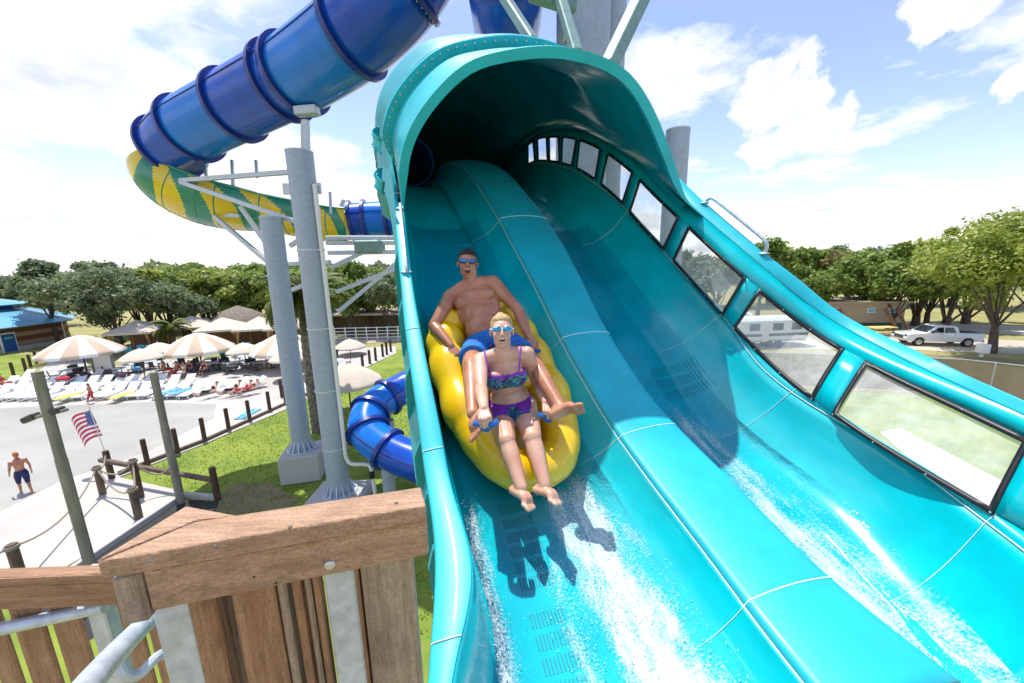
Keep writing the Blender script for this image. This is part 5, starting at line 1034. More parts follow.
# ---------------------------------------------------------------- people by the pool
def small_person(loc, rz, pose, lab, skin_, suit, hair_, h=1.72, female=False):
    t = thing('person', lab, 'person', loc, rz); mb = MB(); s_ = h/1.75; P = {}
    if pose in ('walk', 'stand'):
        st = .28 if pose == 'walk' else .05; hip = np.array([0, 0, .92]); ch = np.array([0, .02, 1.30]); nk = np.array([0, .03, 1.48])
        legs = [((-.09, 0, .92), (-.1, .12+st*.3, .50), (-.1, st-.02, .08)), ((.09, 0, .92), (.1, .04-st*.2, .50), (.1, -st-.05, .10))]; arms = [((-.19, 0, 1.42), (-.26, -.06, 1.14), (-.27, .12, .92)), ((.19, 0, 1.42), (.26, .02, 1.14), (.25, -.1, .90))]
    elif pose == 'sit':
        hip = np.array([0, 0, .10]); ch = np.array([0, -.06, .46]); nk = np.array([0, -.06, .64]); legs = [((-.1, 0, .1), (-.11, .42, .16), (-.12, .45, -.28)), ((.1, 0, .1), (.11, .42, .16), (.1, .5, -.26))]; arms = [((-.2, -.06, .58), (-.26, .05, .32), (-.2, .26, .22)), ((.2, -.06, .58), (.27, .02, .32), (.2, .25, .22))]
    else:
        hip = np.array([0, 0, .12]); ch = np.array([0, -.34, .32]); nk = np.array([0, -.48, .46]); legs = [((-.1, 0, .12), (-.12, .40, .28), (-.1, .78, .06)), ((.1, 0, .12), (.1, .44, .12), (.12, .86, .06))]; arms = [((-.2, -.42, .38), (-.3, -.25, .14), (-.2, -.02, .1)), ((.2, -.42, .38), (.3, -.3, .14), (.25, -.05, .08))]
    hdp = nk+nrm(nk-ch)*.17; w_ = .9 if female else 1.05
    mb.ball(hip, (.16, .11, .12), 12); cap(mb, [hip, (hip+ch)/2, ch], [.135, .12*w_, .15*w_], 12); cap(mb, [ch, nk-np.array([0, 0, .05])], [.15*w_, .12], 12); cap(mb, [nk-np.array([0, 0, .06]), hdp], [.058, .05], 10); mb.ball(hdp+np.array([0, .015, .02]), (.078, .098, .118), 14); mb.ball(hdp+np.array([0, .105, -.0]), (.015, .02, .02), 8)
    for L_ in legs: a, b_, c_ = map(np.array, L_); cap(mb, [a, (a+b_)/2, b_], [.095, .085, .06], 10); cap(mb, [b_, b_*.7+c_*.3, c_], [.058, .056, .036], 10); fd = np.array([0, .16, -.03]) if pose != 'lie' else np.array([0, .05, .12]); cap(mb, [c_-np.array([0, .03, .03]), c_+fd], [.038, .030], 8)
    for A_ in arms:
        a, b_, c_ = map(np.array, A_); cap(mb, [nk-np.array([0, 0, .08]), a], [.06, .058], 10); cap(mb, [a, b_], [.055, .040], 10); cap(mb, [b_, c_], [.040, .027], 10); d_ = nrm(c_-b_); cap(mb, [c_, c_+d_*.07], [.03, .03], 8)
        for k in range(4): cap(mb, [c_+d_*.08+np.array([0, -.03+.02*k, 0]), c_+d_*.16+np.array([0, -.03+.02*k, 0])], [.010, .009], 6)
    V_ = np.array(mb.V)*s_; mb.V = [tuple(v) for v in V_+np.array(rootloc(t))*0]
    o = mb.obj('body', [M[skin_]], t, world=False); o.parent = None; o.location = (0, 0, 0)
    m = o.modifiers.new('r', 'REMESH'); m.mode = 'VOXEL'; m.voxel_size = .018; m2 = o.modifiers.new('s', 'SMOOTH'); m2.iterations = 2
    bpy.context.view_layer.update(); dg_ = bpy.context.evaluated_depsgraph_get(); me = bpy.data.meshes.new_from_object(o.evaluated_get(dg_)); o.modifiers.clear(); o.data = me; me.polygons.foreach_set('use_smooth', [True]*len(me.polygons)); o.parent = t
    n = len(me.vertices); c_ = np.empty(n*3); me.vertices.foreach_get('co', c_); c_ = c_.reshape(-1, 3); no = np.empty(n*3); me.vertices.foreach_get('normal', no); no = no.reshape(-1, 3)
    hs_ = hip*s_
    def piece(name, ok, off, mat):
        keep = [p.vertices[:] for p in me.polygons if all(ok[i] for i in p.vertices)]
        if not keep: return
        ids = sorted({i for q in keep for i in q}); mp_ = {a: b for b, a in enumerate(ids)}; mesh(name, c_[ids]+no[ids]*off, [tuple(mp_[i] for i in q) for q in keep], M[mat], t, world=False)
    ax_ = nrm(ch-hip); sx = (c_-hs_)@ax_
    kn = [np.array(L_[1])*s_ for L_ in legs]; dl = np.min([seg(c_, hs_, k*.8+hs_*.2)[0] for k in kn], axis=0)
    arm_d = np.min([np.minimum(seg(c_, np.array(A_[0])*s_, np.array(A_[1])*s_)[0], seg(c_, np.array(A_[1])*s_, np.array(A_[2])*s_*1.06)[0]) for A_ in arms], axis=0)
    piece('swim_shorts' if not female else 'swimsuit', ((dl < .165) & (sx < .11) & (arm_d > .07)) | ((female) & (np.abs(sx-.36*s_) < .09) & (arm_d > .05)) if female else ((dl < .165) & (sx < .12) & (arm_d > .07)), .014, suit)
    hp = hdp*s_; dh = c_-hp; piece('hair', (np.linalg.norm(dh, axis=1) < .16) & ((dh[:, 2] > .05) | ((dh[:, 1] < -.02) & (dh[:, 2] > -.04))), .014, hair_); return t
M['navy_cloth'] = pmat('navy_shorts', (.012, .02, .10), .8); M['white_cloth'] = pmat('white_cloth', (.75, .75, .75), .8); M['hair_r'] = pmat('ginger_hair', (.45, .15, .04), .7); M['hair_k'] = pmat('brown_hair', (.07, .04, .025), .7)
b = G(27, 493, .02); mp = small_person(tuple(b), math.radians(60), 'walk', 'man in navy shorts wading left through the shallow pool', 'skin_m', 'navy_cloth', 'hair_r', 1.72)
b = G(93, 403, .05); small_person(tuple(b), math.radians(120), 'walk', 'thin child walking along the deck in front of the lounge chairs', 'skin_m', 'cloth_red', 'hair_k', 1.35)
b = G(70, 362, .05); small_person(tuple(b), math.radians(170), 'walk', 'distant person walking on the path beside the brick building', 'skin_m', 'cloth_dk', 'hair_k', 1.7)
for x, y, rz, ps, l, su, ha, fe in ((209, 393, 2.6, 'lie', 'sunbather on the lounge chair left of the other two right hand sunbathers', 'black', 'hair_k', True), (232, 391, 2.5, 'lie', 'sunbather in a dark swimsuit reclining between two others', 'black', 'hair_k', True), (243, 391, 2.4, 'lie', 'sunbather in red beside the ginger haired one', 'cloth_red', 'hair_k', True), (250, 390, 2.6, 'lie', 'ginger haired sunbather at the right end of the group', 'cloth_red', 'hair_r', True)):
    p = G(x, y, .40); small_person(tuple(p), rz, ps, l, 'skin_f', su, ha, 1.65, fe)
    if ps == 'lie': q = G(x, y, .05); dup(first, tuple(q), rz, 'white lounge chair under a sunbather at the right of the rows')
for x, y, l, su, ha in ((177, 372, 'seated person in red at the tables by the wooden stump', 'cloth_red', 'hair_k'), (184, 373, 'seated person in white at the tables by the wooden stump', 'white_cloth', 'hair_k'), (190, 371, 'seated person right of the one in white', 'cloth_dk', 'hair_r'), (205, 371, 'seated person in dark red under the middle striped umbrella', 'cloth_dk', 'hair_k'), (165, 371, 'seated person in pink left of the tables', 'cloth_red', 'hair_r'), (289, 371, 'seated person beside the left grey column', 'purple', 'hair_k'), (3, 385, 'person in a pink top cut off by the left edge', 'cloth_red', 'hair_k')):
    p = G(x, y, .47); small_person(tuple(p), random.uniform(0, 6), 'sit', l, 'skin_m', su, ha, 1.7, True)
# ---------------------------------------------------------------- buildings on the left
def oct_ring(c0, r, z, n=8, ph=0): return [np.array([c0[0]+r*math.cos(2*math.pi*(k+.5)/n+ph), c0[1]+r*math.sin(2*math.pi*(k+.5)/n+ph), z]) for k in range(n)]
M['roof_b'] = pmat('blue_metal_roof', (.14, .42, .60), .35, metal=.2, noise=.12, nscale=1, stretch=(1, 1, .2)); M['roof_bd'] = pmat('blue_fascia', (.01, .10, .32), .45)
br = bpy.data.materials.new('striped_brick'); br.use_nodes = True; Nr, Lr = nt(br); tc3 = Nr.new('ShaderNodeTexCoord'); sx_ = Nr.new('ShaderNodeSeparateXYZ'); Lr.new(tc3.outputs['Object'], sx_.inputs[0])
md = Nr.new('ShaderNodeMath'); md.operation = 'MODULO'; Lr.new(sx_.outputs[2], md.inputs[0]); md.inputs[1].default_value = 1.05; rr_ = Nr.new('ShaderNodeValToRGB'); rr_.color_ramp.interpolation = 'CONSTANT'; Lr.new(md.outputs[0], rr_.inputs[0])
rr_.color_ramp.elements[0].color = (.20, .07, .045, 1); rr_.color_ramp.elements[1].position = .55; rr_.color_ramp.elements[1].color = (.42, .29, .19, 1)
nb_ = Nr.new('ShaderNodeTexNoise'); nb_.inputs['Scale'].default_value = 9; mxb = Nr.new('ShaderNodeMix'); mxb.data_type = 'RGBA'; mxb.blend_type = 'MULTIPLY'; mxb.inputs[0].default_value = .5; Lr.new(rr_.outputs[0], mxb.inputs[6]); Lr.new(nb_.outputs[0], mxb.inputs[7]); Lr.new(mxb.outputs[2], Nr['Principled BSDF'].inputs['Base Color']); Nr['Principled BSDF'].inputs['Roughness'].default_value = .85; M['brick'] = br
c0 = G(-28, 349); c0[2] = 0; bd = thing('brick_building', 'low brick building with a two tier blue metal roof behind the small lawn', 'building', tuple(c0)); Rw = 8.2
def tier(name, r0_, z0_, r1_, z1_, mat, th=0): mb = MB(); mb.grid([oct_ring(c0, r0_, z0_)+[oct_ring(c0, r0_, z0_)[0]], oct_ring(c0, r1_, z1_)+[oct_ring(c0, r1_, z1_)[0]]]); return mb.obj(name, M[mat], bd, False)
wl = tier('wall', Rw, 0, Rw, 2.9, 'brick'); tier('wall_base', Rw+.08, 0, Rw+.08, .5, 'concrete'); rf = tier('roof', Rw+1.1, 2.8, 4.6, 4.5, 'roof_b'); solidify(rf, .12, 0); tier('clerestory', 4.4, 4.35, 4.4, 5.2, 'roof_bd'); rf = tier('upper_roof', 5.2, 5.05, .1, 6.5, 'roof_b'); solidify(rf, .12, 0)
for k in range(8):
    mb = MB(); mb.tube([oct_ring(c0, Rw+1.12, 2.87)[k], oct_ring(c0, 4.6, 4.58)[k]], .09, 6); mb.obj('ridge_cap', M['canvas_w'], rf)
ws_ = oct_ring(c0, Rw, 0); best = None
for k in range(8):
    a_, b_ = ws_[k], ws_[(k+1) % 8]; m_ = (a_+b_)/2; x_, y_, z_ = proj(m_); nn_ = nrm(m_-c0)
    if nn_.dot(nrm(EYE-m_)*np.array([1, 1, 0])) > .3 and (best is None or abs(x_-10) < best[0]): best = (abs(x_-10), a_, b_, nn_)
_, a_, b_, nn_ = best; e_ = nrm(b_-a_); e_ = e_ if e_[0] > 0 else -e_; mid = (a_+b_)/2
d = ray(9, 345); t_ = (mid-EYE).dot(nn_)/d.dot(nn_); dp_ = EYE+d*t_; dp_[2] = 0
mb = MB(); mb.box(dp_+nn_*.06+up*1.1, (1.4, .12, 2.2), np.column_stack([e_, nn_, up]), 0, .02); dfr = mb.obj('door_frame', M['white_pl'], bd, False)
mb = MB(); mb.box(dp_+nn_*.10+up*1.05, (1.15, .12, 2.0), np.column_stack([e_, nn_, up]), 0, .02); dd_ = mb.obj('door', M['roof_bd'], bd, False); mb = MB(); mb.box(dp_+nn_*.17+up*1.62, (.75, .02, .25), np.column_stack([e_, nn_, up])); mb.obj('notice', M['roof_b'], dd_, False)
for p in ((a_ if proj(a_)[0] > proj(b_)[0] else b_),): mb = MB(); mb.tube([p+nn_*.1, p+nn_*.1+up*2.8], .07, 8); mb.obj('downpipe', M['white_pvc'], bd)
# sign board
b = G(106, 377, .05); sg = thing('notice_board', 'blank white notice board on two dark posts beside the first striped umbrella', 'notice board', tuple(b)); mb = MB(); mb.box(b+up*1.35, (1.5, .06, 1.7), None, 0, .02); mb.obj('board', M['white_pl'], sg, False)
for s_ in (-1, 1): mb = MB(); mb.tube([b+np.array([s_*.85, 0, 0]), b+np.array([s_*.85, 0, 2.4])], .09, 8); mb.obj('post', M['pole_green'], sg)
b = G(183, 370, .05); mb = MB(); mb.tube([b, b+up*1.6], [.28, .24], 12); o = mb.obj('tree_stump', M['bark']); tag(o, 'cut brown stump standing among the tables under the middle striped umbrella', 'stump')
# cabanas
M['curtain'] = pmat('ochre_curtain', (.42, .24, .08), .8, noise=.3, nscale=3, stretch=(4, 4, .3)); M['cab_wall'] = pmat('cabana_slats', (.22, .12, .06), .8, noise=.4, nscale=3, stretch=(3, 3, .3))
def cabana(x, y, rz, lab, w_=4.2):
    b = G(x, y); t = thing('cabana', lab, 'cabana', tuple(b), rz, 'poolside cabanas under the trees'); h = w_/2; mb = MB()
    mb.add([(-h, -h, 2.35), (h, -h, 2.35), (h, h, 2.35), (-h, h, 2.35), (0, 0, 3.5), (-h, -h, 2.15), (h, -h, 2.15), (h, h, 2.15), (-h, h, 2.15)], [(0, 1, 4), (1, 2, 4), (2, 3, 4), (3, 0, 4), (5, 6, 1, 0), (6, 7, 2, 1), (7, 8, 3, 2), (8, 5, 0, 3)]); mb.obj('roof', M['canvas_c'], t, False, world=False)
    for a in (-1, 1):
        for c_ in (-1, 1): mb = MB(); mb.tube([(a*h*.88, c_*h*.88, 0), (a*h*.88, c_*h*.88, 2.3)], .07, 8); mb.obj('post', M['wood_post_dark'], t, world=False); mb = MB(); mb.tube([(a*h*.78, c_*h*.88, .2), (a*h*.80, c_*h*.88, 1.2), (a*h*.75, c_*h*.88, 2.2)], [.16, .09, .2], 8); mb.obj('curtain', M['curtain'], t, world=False)
    mb = MB(); mb.box((0, h*.86, 1.1), (w_*.86, .06, 2.1)); mb.obj('back_wall', M['cab_wall'], t, False, world=False)
    return t
cb_first = None
for x, y, l in ((143, 351, 'cabana with blue chairs under the large grey green oak'), (196, 345, 'cabana right behind the small palm'), (227, 348, 'cabana between the small palm and the left grey column'), (263, 347, 'cabana next to the left grey column'), (292, 346, 'cabana partly hidden by the columns')):
    p = G(x, y)
    if cb_first is None: cb_first = cabana(x, y, .3, l)
    else: dup(cb_first, tuple(p), .3, l)
mb = None
for k, (x, y) in enumerate(((134, 356), (140, 356), (151, 356), (156, 355), (251, 353), (226, 355))):
    p = G(x, y); t = thing('garden_chair', 'teal plastic armchair in front of a cabana', 'chair', tuple(p), .5*k, 'teal armchairs in front of the cabanas') if k == 0 else None
    if k == 0:
        mb = MB(); mb.box((0, 0, .35), (.7, .7, .1), None, 0, .03); mb.obj('seat', M['teal_pl'], t, False, world=False); mb = MB(); mb.box((0, -.35, .7), (.7, .08, .8), Matrix.Rotation(.2, 3, 'X'), 0, .03); mb.obj('backrest', M['teal_pl'], t, False, world=False)
        for a in (-1, 1): mb = MB(); mb.box((a*.38, 0, .35), (.1, .7, .7), None, 0, .02); mb.obj('armrest', M['teal_pl'], t, False, world=False)
        gc = t
    else: dup(gc, tuple(p), math.pi+.3*k)
b = G(242, 338); th_ = thing('thatched_shelter', 'round shelter with a grey thatched roof behind the cabanas', 'shelter', tuple(b)); mb = MB(); mb.lathe(b, [(3.6, 2.3), (3.5, 2.5), (1.6, 3.6), (.05, 4.2)], 20); mb.obj('thatch_roof', pmat('thatch', (.25, .21, .16), .95, noise=.4, nscale=4, bump=.8, bscale=9), th_)
for k in range(6): q = k*math.pi/3; mb = MB(); mb.tube([b+np.array([3*math.cos(q), 3*math.sin(q), 0]), b+np.array([3*math.cos(q), 3*math.sin(q), 2.5])], .1, 8); mb.obj('post', M['wood_post_dark'], th_)
# white slatted fence far behind the columns
def fence(pts, h, nm, lab, postmat, railmat, sp=2.4, rails=(.5, 1.0), pr=.05, screen=None):
    t = thing(nm, lab, 'fence', tuple(pts[0])); P = np.array(pts); L_ = np.concatenate([[0], np.cumsum(np.linalg.norm(np.diff(P, axis=0), axis=1))]); n = int(L_[-1]/sp)
    for k in range(n+1): s_ = L_[-1]*k/n; b = np.array([np.interp(s_, L_, P[:, i]) for i in range(3)]); mb = MB(); mb.tube([b, b+up*h], pr, 8); mb.obj('post', M[postmat], t)
    for r in rails: mb = MB(); mb.tube([p+up*r for p in P], pr*.7, 6); mb.obj('rail', M[railmat], t)
    if screen: mb = MB(); mb.grid([[p+up*.05 for p in P], [p+up*(h-.03) for p in P]]); mb.obj('mesh_screen', screen, t, False)
    return t
fence([G(325, 341), G(400, 339), G(440, 338)], 1.6, 'slat_fence', 'pale slatted fence across the far side of the lawn behind the columns', 'white_pl', 'white_pl', 1.2, (.3, .7, 1.1, 1.5), .07)
b = G(370, 331); sh = thing('market_stall', 'low pale shelter with a flat roof under the trees behind the slatted fence', 'shelter', tuple(b)); mb = MB(); mb.box(b+up*2.6, (16, 5, .3), None, 0, .05); mb.obj('roof', M['canvas_c'], sh, False); mb = MB(); mb.box(b+np.array([0, 2, 1.2]), (15, .2, 2.4)); mb.obj('back_wall', M['dirt'], sh, False)
for k in range(6): mb = MB(); mb.tube([b+np.array([-7.5+3*k, -2.2, 0]), b+np.array([-7.5+3*k, -2.2, 2.5])], .1, 8); mb.obj('post', M['wood_post_dark'], sh)
# ---------------------------------------------------------------- right side
ms = bpy.data.materials.new('chain_link'); ms.use_nodes = True; Nm, Lm = nt(ms); pmn = Nm['Principled BSDF']; pmn.inputs['Base Color'].default_value = (.24, .19, .13, 1); pmn.inputs['Roughness'].default_value = .8; tm = Nm.new('ShaderNodeBsdfTransparent'); mm = Nm.new('ShaderNodeMixShader')
tcm = Nm.new('ShaderNodeTexCoord'); nm_ = Nm.new('ShaderNodeTexNoise'); nm_.inputs['Scale'].default_value = 1.3; Lm.new(tcm.outputs['Object'], nm_.inputs[0]); mrm = Nm.new('ShaderNodeMapRange'); mrm.inputs[3].default_value = .66; mrm.inputs[4].default_value = .95; Lm.new(nm_.outputs[0], mrm.inputs[0]); Lm.new(mrm.outputs[0], mm.inputs[0]); Lm.new(tm.outputs[0], mm.inputs[1]); Lm.new(pmn.outputs[0], mm.inputs[2]); Lm.new(mm.outputs[0], Nm['Material Output'].inputs[0])
def px_h(px, pyb, pyt): b = G(px, pyb); hs = np.linspace(.2, 15, 300); return float(hs[int(np.argmin([abs(proj(b+up*k)[1]-pyt) for k in hs]))])
fp_ = [G(560, 372), G(700, 380), G(860, 386), G(955, 392), G(1018, 401), G(1150, 420)]
print('fence h', px_h(1012, 400, 364)); fence(fp_, px_h(1012, 400, 364), 'mesh_fence', 'long chain link fence with brown screening between the slide and the drive', 'galv', 'galv', 5.2, (px_h(1012, 400, 364)-.05,), .045, ms)
b = G(981, 357); mb = MB(); mb.box(b+up*.75, (.7, .6, .8), None, 0, .05); mb.tube([b, b+up*.4], .12, 8); o = mb.obj('utility_box', M['white_pl'], None, False); tag(o, 'small white utility box on a post below the big tree', 'utility box')
# tan cabin
M['tan'] = pmat('tan_siding', (.42, .34, .24), .8, noise=.1, nscale=2); M['dkgreen'] = pmat('green_skirt', (.02, .09, .06), .7)
def block(name, lab, x0, x1, yb, h, dep, cat):
    a_, b_ = G(x0, yb), G(x1, yb); e_ = nrm(b_-a_); n_b = np.array([-e_[1], e_[0], 0]); n_b = n_b if n_b[1] > 0 else -n_b; L_ = np.linalg.norm(b_-a_); m_ = (a_+b_)/2; R_ = np.column_stack([e_, n_b, up]); t = thing(name, lab, cat, tuple(m_)); return t, a_, b_, e_, n_b, L_, m_, R_
cb_, a_, b_, e_, n_b, L_, m_, R_ = block('cabin', 'tan cabin with a dark green base behind the trunks left of the truck', 818, 902, 329, 3, 6, 'building')
hh_ = px_h(860, 329, 303); mb = MB(); mb.box(m_+n_b*3+up*(hh_*.62), (L_, 6, hh_*.76), R_, 0, .03); mb.obj('wall', M['tan'], cb_, False); mb = MB(); mb.box(m_+n_b*3+up*(hh_*.12), (L_-.1, 5.9, hh_*.24), R_); mb.obj('base', M['dkgreen'], cb_, False)
mb = MB(); mb.box(m_+n_b*3+up*(hh_+.1), (L_+.8, 6.8, .25), R_, 0, .03); mb.obj('roof', M['tan'], cb_, False)
for k in (-.3, .1, .35):
    mb = MB(); mb.box(m_-n_b*.03+e_*L_*k+up*hh_*.72, (.9, .1, .6), R_); wf = mb.obj('window_frame', M['white_pl'], cb_, False); mb = MB(); mb.box(m_-n_b*.09+e_*L_*k+up*hh_*.72, (.75, .05, .45), R_); mb.obj('pane', M['roof_b'], wf, False)
for sx in (-.42, .24):
    mb = MB(); p0 = m_+e_*L_*sx-n_b*.3; [mb.beam(p0+e_*q+up*hh_*.8, p0+e_*q-n_b*2.2+up*.1, .18, .3) for q in (0, 1.2)]; mb.obj('stair', M['cedar_v'], cb_, False)
# pickup truck
M['paint'] = pmat('white_car_paint', (.74, .75, .76), .25, coat=.8); M['glass'] = pmat('dark_glass', (.015, .02, .025), .06, coat=.5); M['tyre'] = pmat('tyre', (.015, .015, .015), .8); M['chrome'] = pmat('chrome', (.6, .6, .6), .2, metal=.9)
def pickup(loc, rz, sc_):
    t = thing('pickup_truck', 'white crew cab pickup truck parked facing left under the trees', 'pickup truck', loc, rz); K = sc_
    def loft(secs): mb = MB(); mb.grid(secs); return mb
    # side profile lofted across the width: x from nose (-) to tail (+)
    def body(prof, w0, w1, name, mat, parent=t):
        prof = np.array(prof); mb = MB(); rows = []
        for y, k in ((-1, 0), (-.96, 1), (.96, 1), (1, 0)):
            cx_, cz_ = prof.mean(0); rows.append([((cx_+(x-cx_)*(1 if k else .985))*K, y*w0/2*K, (cz_+(z-cz_)*(1 if k else .94))*K) for x, z in prof])
        n = len(prof); mb.grid(rows, close_v=True); mb.F += [tuple(range(n))[::-1], tuple(range(3*n, 4*n))]; mb.I += [0, 0]; return mb.obj(name, M[mat], parent, True, world=False, auto=40)
    arc = lambda cx_, r, a0, a1, n=8: [(cx_+r*math.cos(q), .38+r*math.sin(q)) for q in np.linspace(a0, a1, n)]
    bodyp = [(-2.85, .45), (-2.88, .75), (-2.80, 1.02), (-2.6, 1.10), (-1.45, 1.20), (-1.2, 1.24), (2.85, 1.24), (2.9, 1.20), (2.9, .62), (2.85, .5), (2.35, .48)]+arc(1.80, .46, .2, math.pi-.2)+[(1.3, .42), (-1.3, .42)]+arc(-1.85, .46, .2, math.pi-.2)+[(-2.4, .42)]
    bd_ = body(bodyp, 1.95, 1.95, 'body', 'paint')
    cab = [(-1.35, 1.2), (-.62, 1.78), (-.35, 1.86), (.75, 1.86), (.92, 1.80), (1.08, 1.24)]; rows = []; mb = MB()
    for y, k in ((-.93, 0), (-.74, 1), (.74, 1), (.93, 0)): rows.append([(x*K, (y if z < 1.3 else math.copysign(abs(y)*(.9 if k == 0 else 1), y))*K, (z if k else (1.22 if z < 1.3 else z-.05))*K) for x, z in cab])
    mb.grid(rows, close_v=True); mb.F += [tuple(range(6))[::-1], tuple(range(18, 24))]; mb.I += [0, 0]; mb.obj('cab', M['paint'], t, True, world=False, auto=30)
    for s_ in (-1, 1):
        for q in ([(-.98, 1.27), (-.55, 1.70), (-.12, 1.74), (-.12, 1.27)], [(-.02, 1.27), (-.02, 1.74), (.60, 1.74), (.82, 1.27)]):
            mb = MB(); P_ = [(x*K, s_*(.935-(z-1.27)*.19)*K, z*K) for x, z in q]; P2 = [(x, y+s_*.012, z) for x, y, z in P_]; mb.add(P_+P2, [(0, 1, 2, 3), (4, 5, 6, 7), (0, 1, 5, 4), (1, 2, 6, 5), (2, 3, 7, 6), (3, 0, 4, 7)]); mb.obj('window', M['glass'], t, False, world=False)
        mb = MB(); [mb.beam((x*K, s_*.984*K, .55*K), (x*K, s_*.984*K, 1.2*K), .015, .02) for x in (-1.1, -.06, .95)]; mb.obj('door_gap', M['dark_metal'], t, False, world=False)
        for x in (-.25, .75): mb = MB(); mb.box((x*K, s_*.99*K, 1.1*K), (.18, .04, .04), None, 0, .01); mb.obj('door_handle', M['chrome'], t, False, world=False)
        mb = MB(); mb.box((-1.0*K, s_*1.08*K, 1.32*K), (.12, .22, .2), None, 0, .03); mb.obj('mirror', M['black'], t, False, world=False)
        mb = MB(); mb.box((-2.80*K, s_*.78*K, .93*K), (.14, .32, .2), None, 0, .03); mb.obj('headlight', M['glass'], t, False, world=False); mb = MB(); mb.box((2.88*K, s_*.9*K, 1.02*K), (.08, .14, .3), None, 0, .02); mb.obj('tail_light', M['cloth_red'], t, False, world=False)
        for x in (-1.85, 1.80):
            mb = MB(); mb.tube([(x*K, s_*.72*K, .38*K), (x*K, s_*.97*K, .38*K)], .39*K, 24); wh = mb.obj('wheel', M['tyre'], t, world=False)
            mb = MB(); mb.tube([(x*K, s_*.975*K, .38*K), (x*K, s_*.985*K, .38*K)], .25*K, 20); mb.obj('rim', M['chrome'], wh, world=False)
    mb = MB(); P_ = [(-1.30*K, -.78*K, 1.27*K), (-1.30*K, .78*K, 1.27*K), (-.66*K, .68*K, 1.77*K), (-.66*K, -.68*K, 1.77*K)]; P2 = [(x-.02, y, z+.02) for x, y, z in P_]; mb.add(P_+P2, [(4, 5, 6, 7), (0, 1, 5, 4), (1, 2, 6, 5), (2, 3, 7, 6), (3, 0, 4, 7)]); mb.obj('windscreen', M['glass'], t, False, world=False)
    mb = MB(); mb.box((1.98*K, 0, 1.245*K), (1.70*K, 1.72*K, .03)); mb.obj('load_bed', M['dark_metal'], t, False, world=False); mb = MB(); mb.box((-2.87*K, 0, .80*K), (.08, 1.1*K, .28*K), None, 0, .02); mb.obj('grille', M['dark_metal'], t, False, world=False)
    for x in (-2.9, 2.93): mb = MB(); mb.box((x*K, 0, .55*K), (.14, 1.9*K, .22*K), None, 0, .04); mb.obj('bumper', M['chrome'], t, False, world=False)
ta, tb2 = G(904, 346), G(977, 347); mid = (ta+tb2)/2; e_ = nrm(tb2-ta); print('truck len', np.linalg.norm(tb2-ta)); pickup(tuple(mid+np.array([.5, 1, 0])), math.atan2(e_[1], e_[0])-.06, np.linalg.norm(tb2-ta)/5.7*1.0)
# yellow picnic table
b = G(880, 335); yt = thing('picnic_table', 'pale yellow picnic table left of the pickup truck', 'picnic table', tuple(b)); M['yel_p'] = pmat('pale_yellow_paint', (.62, .50, .18), .7)
mb = MB(); mb.box(b+up*.9, (2.8, 1.1, .1), None, 0, .02); mb.obj('table_top', M['yel_p'], yt, False)
for s_ in (-1, 1): mb = MB(); mb.box(b+up*.5+np.array([0, s_*1.0, 0]), (2.8, .4, .08)); mb.obj('bench', M['yel_p'], yt, False); mb = MB(); mb.beam(b+np.array([s_*1, -.9, 0]), b+np.array([s_*1, .3, .9]), .1, .1); mb.beam(b+np.array([s_*1, .9, 0]), b+np.array([s_*1, -.3, .9]), .1, .1); mb.obj('leg', M['yel_p'], yt, False)
# white trailers seen through the window
tr_first = None
def trailer(loc, rz, lab):
    t = thing('camper_trailer', lab, 'trailer', loc, rz, 'white camper trailers beyond the fence'); mb = MB(); mb.box((0, 0, 1.75), (7.5, 2.4, 2.4), None, 0, .25); mb.obj('body', M['white_pl'], t, False, world=False); mb = MB(); mb.box((0, -1.21, 1.3), (7.1, .03, .25)); mb.obj('stripe', M['dark_metal'], t, False, world=False)
    for x in (-2.3, .2, 2.2): mb = MB(); mb.box((x, -1.215, 2.1), (1.1, .05, .7), None, 0, .02); mb.obj('window', M['glass'], t, False, world=False)
    mb = MB(); mb.box((-1.1, -1.215, 1.5), (.75, .05, 1.7)); mb.obj('door', M['canvas_w'], t, False, world=False)
    for x in (-.5, .5):
        for s_ in (-1, 1): mb = MB(); mb.tube([(x, s_*.95, .36), (x, s_*1.18, .36)], .36, 16); mb.obj('wheel', M['tyre'], t, world=False)
    return t
for x, y, rz, l in ((765, 345, .1, 'white camper trailer seen through the second window from the right'), (712, 337, -.2, 'white camper trailer further left beyond the fence')):
    p = G(x, y)
    if tr_first is None: tr_first = trailer(tuple(p), rz, l)
    else: dup(tr_first, tuple(p), rz, l)
